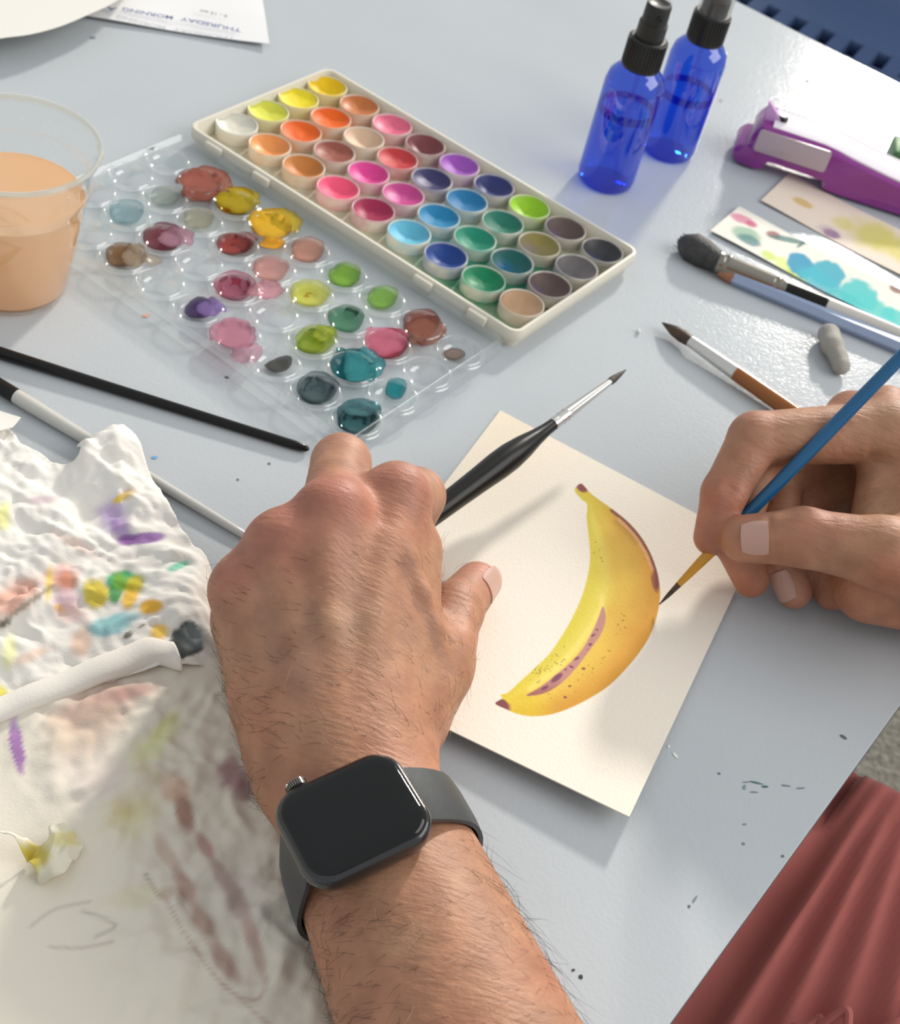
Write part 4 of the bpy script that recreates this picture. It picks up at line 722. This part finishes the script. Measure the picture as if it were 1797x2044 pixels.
# ------------------------------------------------------------------ the person: arms and hands, clothes, watch
def skin_mat():
    m = mat('skin', rough=0.52, col=True, sss=0.16, sssr=(1, .35, .2), spec=.42); nt = m.node_tree; lk = nt.links.new; b = nt.nodes['Principled BSDF']
    b.inputs['Subsurface Scale'].default_value = 0.0035
    tc = nt.nodes.new('ShaderNodeTexCoord'); mp = nt.nodes.new('ShaderNodeMapping'); lk(tc.outputs['Object'], mp.inputs[0])
    mp.inputs['Rotation'].default_value = (0, 0, math.radians(20)); mp.inputs['Scale'].default_value = (170, 640, 400)
    n1 = nt.nodes.new('ShaderNodeTexNoise'); n1.inputs['Scale'].default_value = 1.0; n1.inputs['Detail'].default_value = 3; lk(mp.outputs[0], n1.inputs['Vector'])
    v = nt.nodes.new('ShaderNodeTexVoronoi'); v.feature = 'DISTANCE_TO_EDGE'; v.inputs['Scale'].default_value = 620; lk(tc.outputs['Object'], v.inputs['Vector'])
    n2 = nt.nodes.new('ShaderNodeTexNoise'); n2.inputs['Scale'].default_value = 90; n2.inputs['Detail'].default_value = 5; lk(tc.outputs['Object'], n2.inputs['Vector'])
    b1 = nt.nodes.new('ShaderNodeBump'); b1.inputs['Strength'].default_value = .55; b1.inputs['Distance'].default_value = .0009; lk(n1.outputs['Fac'], b1.inputs['Height'])
    b2 = nt.nodes.new('ShaderNodeBump'); b2.inputs['Strength'].default_value = .22; b2.inputs['Distance'].default_value = .0004; lk(v.outputs['Distance'], b2.inputs['Height']); lk(b1.outputs[0], b2.inputs['Normal'])
    lk(b2.outputs[0], b.inputs['Normal'])
    src = b.inputs['Base Color'].links[0].from_socket; mx = nt.nodes.new('ShaderNodeMix'); mx.data_type = 'RGBA'; mx.blend_type = 'MULTIPLY'; mx.inputs[0].default_value = 1
    cr = nt.nodes.new('ShaderNodeValToRGB'); cr.color_ramp.elements[0].position = .32; cr.color_ramp.elements[0].color = (.80, .74, .72, 1); cr.color_ramp.elements[1].position = .68; cr.color_ramp.elements[1].color = (1.05, 1.02, 1.0, 1)
    lk(n2.outputs['Fac'], cr.inputs[0]); lk(src, mx.inputs[6]); lk(cr.outputs[0], mx.inputs[7]); lk(mx.outputs[2], b.inputs['Base Color']); return m
SKIN = skin_mat()
J = lambda px, py, z: at(px, py, z)
def chain(pts, radii, k0, k=.004):
    out = []
    for i in range(len(pts) - 1): out.append(('c', pts[i], pts[i + 1], radii[i], radii[i + 1], k0 if i == 0 else k))
    return out
def rotm(x, z):
    x = unit(x); z = unit(z - x * (np.asarray(z) @ x)); y = np.cross(z, x); return np.array([x, y, z])

# ---- left hand
W1, W2 = J(610, 1492, .0320), J(729, 1492, .0335)               # wrist, little-finger side and thumb side
Im, Mm, Rm, Pm = J(790, 996, .0700), J(662, 1030, .0740), J(557, 1092, .0650), J(484, 1182, .0510)   # knuckles
Mp, Ip, Rp, Pp = J(681, 925, .0560), J(832, 990, .0390), J(572, 1096, .026), J(508, 1172, .020)    # middle joints
back = lambda p, dx, dy, z: np.array([p[0] + dx, p[1] + dy, z])
Md, Mt = back(Mp, -.002, -.004, .0225), back(Mp, -.003, -.020, .0115)
Id, It = back(Ip, .000, -.016, .0150), back(Ip, -.008, -.034, .0120)
Rd, Rt = back(Rp, .001, -.022, .0125), back(Rp, .002, -.036, .0170)
Pd, Pt = back(Pp, .003, -.020, .0115), back(Pp, .006, -.032, .0160)
Tc, Tm, Ti, Tt = J(790, 1440, .0290), J(868, 1316, .0280), J(905, 1222, .0250), J(952, 1166, .0150)
EL1, EL2 = J(930, 2330, .030), J(1128, 2330, .034)              # towards the elbow
left = [('c', W1, EL1, .0175, .0245, .012), ('c', W2, EL2, .0180, .0250, .016), ('c', (W1 + W2) / 2 + UP * .002, (EL1 + EL2) / 2 + UP * .004, .0190, .0275, .012)]
for m_, wf, r0, r1 in ((Im, .96, .0165, .0118), (Mm, .62, .0170, .0120), (Rm, .30, .0160, .0112), (Pm, -.02, .0150, .0112)):
    w_ = W1 + (W2 - W1) * wf; left.append(('c', w_, m_, r0, r1, .018))
pc_ = (Im + Mm + Rm + Pm) / 4
left += [('e', (pc_ + W1 + W2) / 3 - UP * .010 + np.array([.004, .012, 0]), np.array([.033, .044, .016]), rotm(W2 - W1, UP), .016)]       # palm
left += [('c', J(570, 1400, .026), J(503, 1240, .030), .0170, .0155, .014)]                                  # heel of the hand
left += [('c', J(790, 1290, .040), J(812, 1100, .050), .0155, .0140, .012)]                                  # web muscle beside the index knuckle
left += [('c', Tc, Tm, .0150, .0128, .010), ('c', Tm, Ti, .0128, .0112, .005), ('c', Ti, Tt, .0112, .0096, .005), ('e', J(890, 1290, .026), np.array([.015, .0105, .011]), rotm(Ti - Tm, UP), .006)]
left += [('e', J(878, 1330, .030), np.array([.0105, .014, .0105]), np.eye(3), .008), ('c', J(810, 1425, .029), J(855, 1345, .029), .0150, .0125, .010)]
left += [('c', Mm, Mp, .0120, .0121, .006), ('c', Mp, Md, .0110, .0092, .003), ('c', Md, Mt, .0090, .0078, .003)]
left += [('c', Im, Ip, .0118, .0119, .006), ('c', Ip, Id, .0112, .0092, .003), ('c', Id, It, .0090, .0080, .003)]
left += [('c', Rm, Rp, .0108, .0100, .004), ('c', Rp, Rd, .0098, .0088, .003), ('c', Rd, Rt, .0086, .0076, .003)]
left += [('c', Pm, Pp, .0105, .0092, .004), ('c', Pp, Pd, .0088, .0078, .003), ('c', Pd, Pt, .0076, .0068, .003)]
for k_ in (Im, Mm, Rm, Pm): left.append(('c', k_ + UP * .0035, k_ + UP * .0035 + unit(((W1 + W2) / 2 - k_)) * .006, .0082, .0074, .010))   # knuckle caps
def dorsal(px, py, z, r, k=.004): return J(px, py, z), r
def ridge(P, r, k):                                             # tendons and veins along the back of the hand
    return [('c', J(*a), J(*b), r, r, k) for a, b in zip(P[:-1], P[1:])]
left += ridge([(790, 1040, .0752), (812, 1110, .0700), (842, 1180, .0625), (866, 1250, .0535), (880, 1320, .0435)], .0019, .0055)
left += ridge([(772, 1080, .0725), (742, 1250, .0635), (716, 1400, .0535)], .0024, .008) + ridge([(652, 1090, .0765), (656, 1250, .0655), (668, 1400, .0540)], .0024, .008)
left += ridge([(560, 1140, .0672), (590, 1260, .0615), (630, 1400, .0530)], .0022, .008)
left += ridge([(895, 1340, .0385), (925, 1270, .0355), (932, 1225, .0335)], .0020, .005) + ridge([(860, 1420, .0375), (895, 1340, .0385)], .0022, .006)
left += [('e', J(812, 1515, .034), np.array([.0095, .011, .0115]), np.eye(3), .007), ('e', J(582, 1560, .034), np.array([.010, .012, .012]), np.eye(3), .008)]    # wrist bones
left += [('s', J(690, 962, .0640), J(640, 958, .0610), .0016, .0012, .005), ('s', J(737, 905, .052), J(741, 940, .050), .0012, .0010, .002)]
LV, LF, LN = sdf_mesh(left, (-.125, .02, -.004), (.085, .455, .100), .00125, 2)
# ---- right hand
BA, BB = J(1316, 1207, .0052), J(1797, 715, .106); bd = unit(BB - BA)      # the blue brush: tip and a far point
RI = [J(1772, 862, .070), J(1508, 876, .0620), J(1446, 984, .0470), J(1422, 1072, .0310)]
RM = [J(1712, 846, .056), J(1510, 920, .046), J(1464, 1075, .0290), J(1500, 1157, .0125)]
RR = [J(1742, 868, .042), J(1555, 960, .033), J(1552, 1105, .0190), J(1586, 1180, .0100)]
RP = [J(1775, 930, .033), J(1610, 1010, .024), J(1625, 1130, .0130), J(1658, 1186, .0095)]
RT_ = [J(1905, 1150, .052), J(1765, 1104, .0560), J(1602, 1072, .0510), J(1486, 1075, .0420)]
RW1, RW2 = J(2060, 1010, .058), J(2060, 1140, .036); RE1, RE2 = J(2560, 1330, .060), J(2560, 1460, .030)
right = [('c', RW1, RE1, .0220, .031, .02), ('c', RW2, RE2, .0215, .030, .03)]
for ch, wf, r0 in ((RI, .05, .018), (RM, .3, .017), (RR, .65, .016), (RP, .95, .016)): right.append(('c', RW1 + (RW2 - RW1) * wf, ch[0], r0, .0135, .012))
right += chain(RI, (.0140, .0118, .0098, .0082), .006, .0025) + chain(RM, (.0130, .0112, .0094, .0080), .005, .0025) + chain(RR, (.0120, .0104, .0090, .0080), .004, .002) + chain(RP, (.0110, .0092, .0082, .0072), .004, .002)
right += [('c', RT_[0], RT_[1], .0200, .0152, .012), ('c', RT_[1], RT_[2], .0146, .0122, .005), ('c', RT_[2], RT_[3], .0122, .0102, .004)]
right += [('c', J(1740, 1170, .028), J(1900, 1180, .026), .0165, .0210, .010), ('c', J(1700, 1140, .022), J(1780, 1165, .022), .0110, .0150, .008)]     # heel of the hand
right += [('c', J(1800, 920, .052), J(1810, 1080, .048), .0150, .0170, .010), ('c', J(1752, 930, .056), J(1738, 1050, .048), .0080, .0090, .006), ('c', J(1660, 970, .020), J(1820, 1010, .026), .0150, .0180, .008)]      # web of the thumb
right += [('e', J(1770, 822, .069), np.array([.0125, .012, .012]), np.eye(3), .006), ('e', J(1692, 824, .056), np.array([.0095, .010, .010]), np.eye(3), .004)]
for a_, b_, r_ in ((J(1552, 884, .0710), J(1548, 946, .0700), .0018), (J(1456, 972, .0565), J(1488, 996, .0555), .0018), (J(1662, 900, .0740), J(1640, 940, .0720), .0016), (J(1742, 915, .0670), J(1704, 1010, .0600), .0018), (J(1775, 930, .0680), J(1752, 985, .0640), .0014)):
    right.append(('s', a_, b_, r_, r_ * .7, .003))
right += [('s', J(1536, 1034, .0560), J(1537, 1106, .0540), .0008, .0008, .002)]
RV, RF, RN = sdf_mesh(right, (.075, .30, -.002), (.33, .58, .112), .00125, 2)
_q = px_of(LV); LV[:, 2] = np.maximum(LV[:, 2], np.where((_q[:, 0] > 640) & (_q[:, 1] < 1470), .0040, .0022)); RV[:, 2] = np.maximum(RV[:, 2], .0010)

def skin_cols(V, N, joints, veins, base=(0.45, 0.228, 0.135)):
    C = np.tile(np.array(base), (len(V), 1))
    for p_, r_, c_, a_ in joints: C = blend(C, np.exp(-((V - p_) ** 2).sum(1) / r_ ** 2) * a_, c_)
    for P_, r_, a_ in veins:
        d = np.full(len(V), 1e9)
        for a, b in zip(P_[:-1], P_[1:]):
            e = b - a; t = np.clip(((V - a) @ e) / (e @ e), 0, 1); d = np.minimum(d, np.linalg.norm(V - a - t[:, None] * e, axis=1))
        C = blend(C, np.exp(-(d / r_) ** 2) * a_, (0.33, 0.20, 0.15))
    n = fbm(V[:, 0] * 140 + V[:, 2] * 60, V[:, 1] * 140, 3); C = C * (.90 + .2 * n)[:, None]
    n = fbm(V[:, 0] * 45 + 3, V[:, 1] * 45 + V[:, 2] * 30, 3) - .5; C = C * (1 + np.c_[.10 * n, -.22 * n, -.22 * n])
    return np.c_[np.clip(C, 0, 1), np.ones(len(V))]
red = (0.46, 0.185, 0.135); pinkc = (0.56, 0.27, 0.20)
jl = [(p_ + UP * .010, .016, red, .75) for p_ in (Im, Mm, Rm, Pm)] + [(Mp, .018, pinkc, .4), (Ip, .016, pinkc, .4), (Tt, .015, pinkc, .8), (Ti, .012, red, .3)]
vl = [([J(600, 1130, .068), J(622, 1250, .064), J(606, 1380, .058)], .005, .55), ([J(690, 1080, .075), J(700, 1230, .068)], .006, .35), ([J(530, 1180, .062), J(560, 1320, .058)], .005, .45)]
LC = skin_cols(LV, LN, jl, vl)
jr = [(RI[3], .016, red, .8), (RI[2], .013, red, .7), (RI[1], .014, red, .35), (RM[3], .013, (0.50, 0.19, 0.11), .8), (RR[3], .012, pinkc, .5), (RT_[2] + UP * .008, .013, red, .5)]
RC = skin_cols(RV, RN, jr, [])
person = thing('person', 'person with bare forearms and pink clothes painting a banana, a brush in each hand', 'person', tb(.22, .30, -T))
bm_ = MB(); bm_.add(LV, [tuple(f) for f in LF], LC); bm_.add(RV, [tuple(f) for f in RF], RC)
body = obj('body', bm_, SKIN, person, color=True, sharp=0)

def surf(V, N, px, py, rad=6):
    """nearest-to-camera body point seen at a pixel"""
    q = px_of(V); d = np.hypot(q[:, 0] - px, q[:, 1] - py); dep = (V - C0) @ _f; m = (d < rad) & ((N @ _f) < 0)
    if not m.any(): i = np.argmin(d); return V[i], N[i]
    i = np.where(m)[0][np.argmin(dep[m])]; return V[i], N[i]
def nail(A_, B_, rA, rB, t0, t1, nrm, ha, name='fingernail'):
    """nail plate wrapped on the end of a finger: axis A->B, radii, extent along it, outward direction, half angle"""
    x = unit(B_ - A_); z = unit(nrm - x * (nrm @ x)); y = np.cross(z, x); L_ = np.linalg.norm(B_ - A_); m = MB(); V = []; nu, nv = 9, 13
    for e in (.00062, -.0006):
        for i in range(nu):
            u = i / (nu - 1); ed = 1 - .22 * max(0, (u - .55) / .45) ** 2 - .12 * max(0, (.25 - u) / .25) ** 2
            for k in range(nv):
                th_ = (k / (nv - 1) * 2 - 1) * ha * ed; tt = t0 + (t1 - t0) * u - .06 * (t1 - t0) * (th_ / ha) ** 2 * (1 if u > .5 else -.8); r = rA + (rB - rA) * min(tt, 1)
                over = max(0, tt - 1) * L_; rr = math.sqrt(max(r * r - over * over, 1e-8)); rr = r * .55 + rr * .45
                V.append(A_ + x * L_ * tt + (math.cos(th_) * z + math.sin(th_) * y) * (rr + e - .00045 * (abs(th_) / ha) ** 4))
    q_ = np.arange(nu * nv).reshape(nu, nv); F_ = [tuple(f) for f in np.stack([q_[:-1, :-1], q_[1:, :-1], q_[1:, 1:], q_[:-1, 1:]], -1).reshape(-1, 4)]
    n_ = nu * nv; rg = np.concatenate([q_[:, 0], q_[-1, 1:], q_[-2::-1, -1], q_[0, -2:0:-1]]); F_ += [tuple(np.array(f)[::-1] + n_) for f in F_] + [(int(rg[(i + 1) % len(rg)]), int(rg[i]), int(rg[i]) + n_, int(rg[(i + 1) % len(rg)]) + n_) for i in range(len(rg))]
    m.add(V, F_); return obj(name, m, MT['nail'], person, sharp=50)
c_, n_n = surf(LV, LN, 980, 1160); nail(Ti, Tt, .0112, .0096, .58, 1.20, unit(n_n + np.array([.45, -.1, .0])), .66)
c_, n_n = surf(RV, RN, 1490, 1074); nail(RT_[2], RT_[3], .0122, .0102, .56, 1.04, n_n, .72)
c_, n_n = surf(RV, RN, 1566, 1186); nail(RR[2], RR[3], .0090, .0080, .40, 1.15, unit(n_n + np.array([-.35, 0, .05])), .72)

# ---- hair on the left arm
def hairs(n, pick, direc, ln, rad, m, name):
    mb_ = MB(); idx = rng.choice(len(LV), n * 4, replace=False); cnt = 0; Qp = px_of(LV[idx])
    for i, (px, py) in zip(idx, Qp):
        p_ = pick(px, py, LN[i]);
        if rng.rand() > p_ or cnt >= n: continue
        cnt += 1; nn = LN[i]; d = direc(px, py); d = d + rng.randn(3) * .33; d = unit(d - nn * (d @ nn)); l = ln * rng.uniform(.5, 1.3); cv = rng.randn(3) * .35; P_ = [LV[i] - nn * .0003]; dd = unit(d + nn * rng.uniform(.25, .6))
        for s_ in range(5): P_.append(P_[-1] + dd * l / 5); dd = unit(dd + cv * .22 - nn * .10)
        tube(P_, [rad, rad, rad * .9, rad * .75, rad * .5, rad * .2], 3, mb_)
    o_ = obj(name, mb_, m, person, sharp=0); o_['kind'] = 'stuff'; return o_
wv = unit(W1 - W2); fa = unit((EL1 + EL2) / 2 - (W1 + W2) / 2)
inwatch = lambda px, py: 540 < px < 930 and 1490 + (703 - px) * .12 < py < 1790
def pk1(px, py, nn):
    if inwatch(px, py) or py < 1080 or nn @ _f > .35: return 0
    return .12 + .5 * sstep(1150, 1450, py) * (1 - .6 * sstep(700, 900, px)) if py < 1520 else .75 - .35 * sstep(760, 900, px)
hairs(1500, pk1, lambda px, py: wv * 1.0 + fa * (-.35 if py < 1500 else .25), .0085, .000055, MT['hair'], 'arm_hair')
def pk2(px, py, nn):
    if inwatch(px, py): return 0
    e = (px - (892 + max(0, py - 1640) * .71)); return .95 * math.exp(-(e / 34) ** 2) if py > 1560 else .0
hairs(620, pk2, lambda px, py: fa * .8 + np.array([.5, 0, .2]), .0165, .000055, MT['hair'], 'long_arm_hair')
hairs(160, lambda px, py, nn: 0 if inwatch(px, py) or px < 560 else (.6 if py > 1150 else .1), lambda px, py: wv * .6 + fa * .3, .0100, .00005, MT['hair_pale'], 'pale_arm_hair')

# ---- watch
wsk, _ = surf(LV, LN, 707, 1653)
wn = unit(np.array([-.24, -.06, 1.0])); wc = wsk + wn * .0088
wu = unit(J(706 + 130, 1620 - 42, .0600) - J(706, 1620, .0600)); wu = unit(wu - wn * (wu @ wn)); wv_ = np.cross(wn, wu)      # long side, normal, towards the hand
watch = thing('smartwatch', 'black rectangular smartwatch with blank screen and charcoal band on the left wrist', 'watch', wc - UP * .01)
def wl(ins, z, hx_=.0222, hy_=.0190, r=.0104): o = rrect(hx_ - ins, hy_ - ins, max(r - ins, .002), 10); return wc + o[:, :1] * wu + o[:, 1:] * wv_ + wn * z
obj('case', loft([wl(.0060, -.0100), wl(.0030, -.0092), wl(.0012, -.0078), wl(.0003, -.0055), wl(0, -.0030), wl(.0002, -.0012), wl(.0009, .0001), wl(.0016, .0006), wl(.0024, .0005)]), MT['watch'], watch, sharp=60)
obj('screen', loft([wl(.0016, .0002), wl(.0016, .0007), wl(.0020, .0013), wl(.0028, .0019), wl(.0040, .0023), wl(.0062, .0025), wl(.0100, .0026)]), MT['glass'], watch, sharp=60, label='blank black glass screen')
cp = wc - wu * .0106 + wv_ * .0186 - wn * .0035; cm = MB(); rev(cp, cp + wv_ * .0034, [(0, .0030), (.15, .0035), (.8, .0035), (1, .0028)], 30, cm); crn = obj('crown', cm, MT['watch'], watch)
kn = MB()
for k in range(30):
    a = 2 * math.pi * k / 30; d = wu * math.cos(a) + wn * math.sin(a); box(cp + wv_ * .0017 + d * .0035, .00016, .0003, .0012, np.cross(wv_, d), d, wv_, 0, kn)
obj('crown_grooves', kn, MT['nickel'], crn)['kind'] = 'stuff'
obj('side_button', box(wc + wu * .006 - wn * .0035 + wv_ * .0190, .0060, .0007, .0013, wu, wv_, wn, .0005), MT['watch'], watch)
# band: follows the wrist under the case
_a0, _a1 = (W1 + W2) / 2, (EL1 + EL2) / 2; wcen = _a0 + (_a1 - _a0) * (((wc - _a0) @ (_a1 - _a0)) / ((_a1 - _a0) @ (_a1 - _a0)))
_WV = LV[(np.linalg.norm(LV - wcen, axis=1) < .075)]
def wrist_r(c, d):
    v = _WV - c; t = v @ d; off = np.linalg.norm(v - t[:, None] * d, axis=1); m_ = (t > .004) & (off < .0035); return t[m_].max() if m_.any() else .024
def band(a0_, a1_, start):
    """strip of wrist band between two angles (degrees from the thumb side, in the plane of wu and wn)"""
    L = []; n = 26
    for i, a in enumerate(np.linspace(a0_, a1_, n)):
        k = i / (n - 1); d = wu * math.cos(math.radians(a)) + wn * math.sin(math.radians(a)); row = []
        hw = .0112 - .0008 * sstep(0, .5, k); cs = []
        for s_ in (-1, -.5, 0, .5, 1):
            c0 = wcen + wv_ * hw * s_; r = wrist_r(c0, d) + .0006; p_ = c0 + d * r
            w0 = sstep(.30, .0, k); p_ = p_ * (1 - w0) + (start + wv_ * hw * s_) * w0 if k < .3 else p_
            cs.append((p_, d))
        th_ = .0021; lp = [p_ + d * (0) for p_, d in cs] + [p_ + d * th_ * (1 if 0 < j < 4 else .75) for j, (p_, d) in reversed(list(enumerate(cs)))]
        L.append(np.array(lp))
    return loft(L)
ang = lambda q: math.degrees(math.atan2((q - wcen) @ wn, (q - wcen) @ wu))
st1, st2 = wc + wu * .0207 - wn * .0052, wc - wu * .0207 - wn * .0052
obj('band', band(ang(st1), -86, st1), MT['band'], watch, label='charcoal silicone strap on the thumb side')
obj('band', band(ang(st2) % 360, 268, st2), MT['band'], watch, label='charcoal silicone strap on the outer side')

# ---- brushes held in the hands
d = bd; th = thing('paintbrush', 'thin blue brush with a yellow neck held in the right hand, touching the banana', 'paintbrush', BA)
P = lambda s: BA + d * s
sA = np.linalg.norm(J(1348, 1171, .0115) - BA); 
seg(th, 'bristles', P(0), P(.0125), [(0, .0002), (.4, .0009), (1, .0014)], MT['bristle_brown'], 14); seg(th, 'yellow_neck', P(.0122), P(.040), [(0, .0014), (.5, .0022), (1, .0026)], MT['gold'], 18)
seg(th, 'handle', P(.0395), P(.235), [(0, .0026), (.3, .0031), (.6, .0029), (.97, .0016), (1, .0006)], MT['blue_lac'], 20)
KA, KB = J(1250, 738, .030), J(884, 1012, .0225); d = unit(KB - KA); Ln = np.linalg.norm(KB - KA); P = lambda s: KA + d * s
sx = lambda x, y: np.linalg.norm(J(x, y, .028) - KA)
th = thing('paintbrush', 'brush with a swelling black handle and steel ferrule held in the left hand', 'paintbrush', P(Ln * .5) * [1, 1, 0])
s1, s2, s3 = .0135, .0595, Ln
seg(th, 'bristles', P(0), P(s1), [(0, .0002), (.35, .0011), (.8, .0019), (1, .0018)], MT['bristle'], 16)
seg(th, 'ferrule', P(s1 - .0004), P(s2), [(0, .0015), (.1, .0018), (.75, .0028), (.78, .0031), (.81, .0027), (.85, .0031), (.89, .0027), (.93, .0030), (1, .0030)], MT['ferrule'], 24)
seg(th, 'handle', P(s2 - .0005), P(s3 + .075), [(0, .0028), (.04, .0031), (.09, .0040), (.15, .0055), (.21, .0064), (.27, .0064), (.35, .0058), (.45, .0053), (.7, .0044), (1, .0024)], MT['black'], 28)

# ---- clothes: lap and shirt past the table edge
def lapz(a, t):
    z = -.022 - .62 * np.clip(.452 - a, 0, 1) + .20 * t - 14 * np.clip(a - .448, 0, 1) ** 2 * 3 - 1.2 * np.clip(.31 - a, 0, 1) * .2
    u_ = t - .34 * (.47 - a); s_ = np.clip((.47 - a) / .2, .15, 1.2)
    fold = 0
    for f0, wd_, am in ((.006, .006, .009), (.030, .007, .008), (.056, .009, .007), (.085, .008, .007), (-.03, .010, .008), (.12, .012, .008), (-.055, .009, .007)):
        fold = fold + am * np.exp(-(((t - .010) / (.25 + s_) * 1.15 - f0 - .03 * (.47 - a)) / wd_) ** 2)
    return z + fold * sstep(.47, .40, a) + .004 * fbm(a * 30, t * 30, 3)
ga, gt = np.meshgrid(np.linspace(.02, .53, 200), np.linspace(-.09, .32, 170), indexing='ij'); gz = np.maximum(lapz(ga, gt), -.30)
V = (E1[None] * (R_EDGE + gt.ravel())[:, None] + E2[None] * ga.ravel()[:, None] + UP[None] * gz.ravel()[:, None]); m_in = gt < .012; 
V[:, 2] = np.where((gt.ravel() < .004), np.minimum(V[:, 2], -.034), V[:, 2]); q = np.arange(200 * 170).reshape(200, 170)
mb_ = MB(); ringi = np.concatenate([q[:, 0], q[-1, 1:], q[-2::-1, -1], q[0, -2:0:-1]]); Vb = V[ringi].copy(); Vb[:, 2] = -.31; nV = len(V); nr = len(ringi)
mb_.add(np.concatenate([V, Vb]), [tuple(x) for x in np.stack([q[:-1, :-1], q[1:, :-1], q[1:, 1:], q[:-1, 1:]], -1).reshape(-1, 4)][::-1] + [(int(ringi[(i + 1) % nr]), int(ringi[i]), nV + i, nV + (i + 1) % nr) for i in range(nr)] + [tuple(range(nV, nV + nr))])
obj('trousers', mb_, MT['pink'], person, sharp=0, label='pink cloth with long folds over the lap')

hp = [(1520, 2065), (1610, 2010), (1670, 1978), (1710, 1958), (1748, 1952), (1780, 1966), (1812, 1994), (1860, 2045), (1860, 2120), (1560, 2120)]
def hz(x, y):
    P_ = np.c_[x, y, np.zeros(len(x))]; a_ = P_ @ E2; t_ = P_ @ E1 - R_EDGE; return lapz(a_, t_) + .010 + .003 * fbm(x * 40, y * 40, 2)
hm = catmull(hp[1:8], 8, False); c0_ = wxy(hm, -.085); zc_ = hz(c0_[:, 0], c0_[:, 1]); c0_ = np.array([at(*p_, z_)[:2] for p_, z_ in zip(hm, zc_)]); zc_ = hz(c0_[:, 0], c0_[:, 1])
pg = np.concatenate([c0_, [at(1900, 2150, -.09)[:2], at(1560, 2150, -.09)[:2]]])
obj('shirt_hem', patch(pg, hz, .003, .0012), MT['pink'], person, sharp=0, label='curved seamed hem of the pink shirt')
obj('hem_seam', tube(np.c_[c0_, zc_ + .0006], .0017, 8), MT['pink'], person)

# ------------------------------------------------------------------ lift everything to table height above the floor
for o in list(bpy.data.objects):
    if o.parent is None and o.type not in ('CAMERA', 'LIGHT'): o.location.z += T
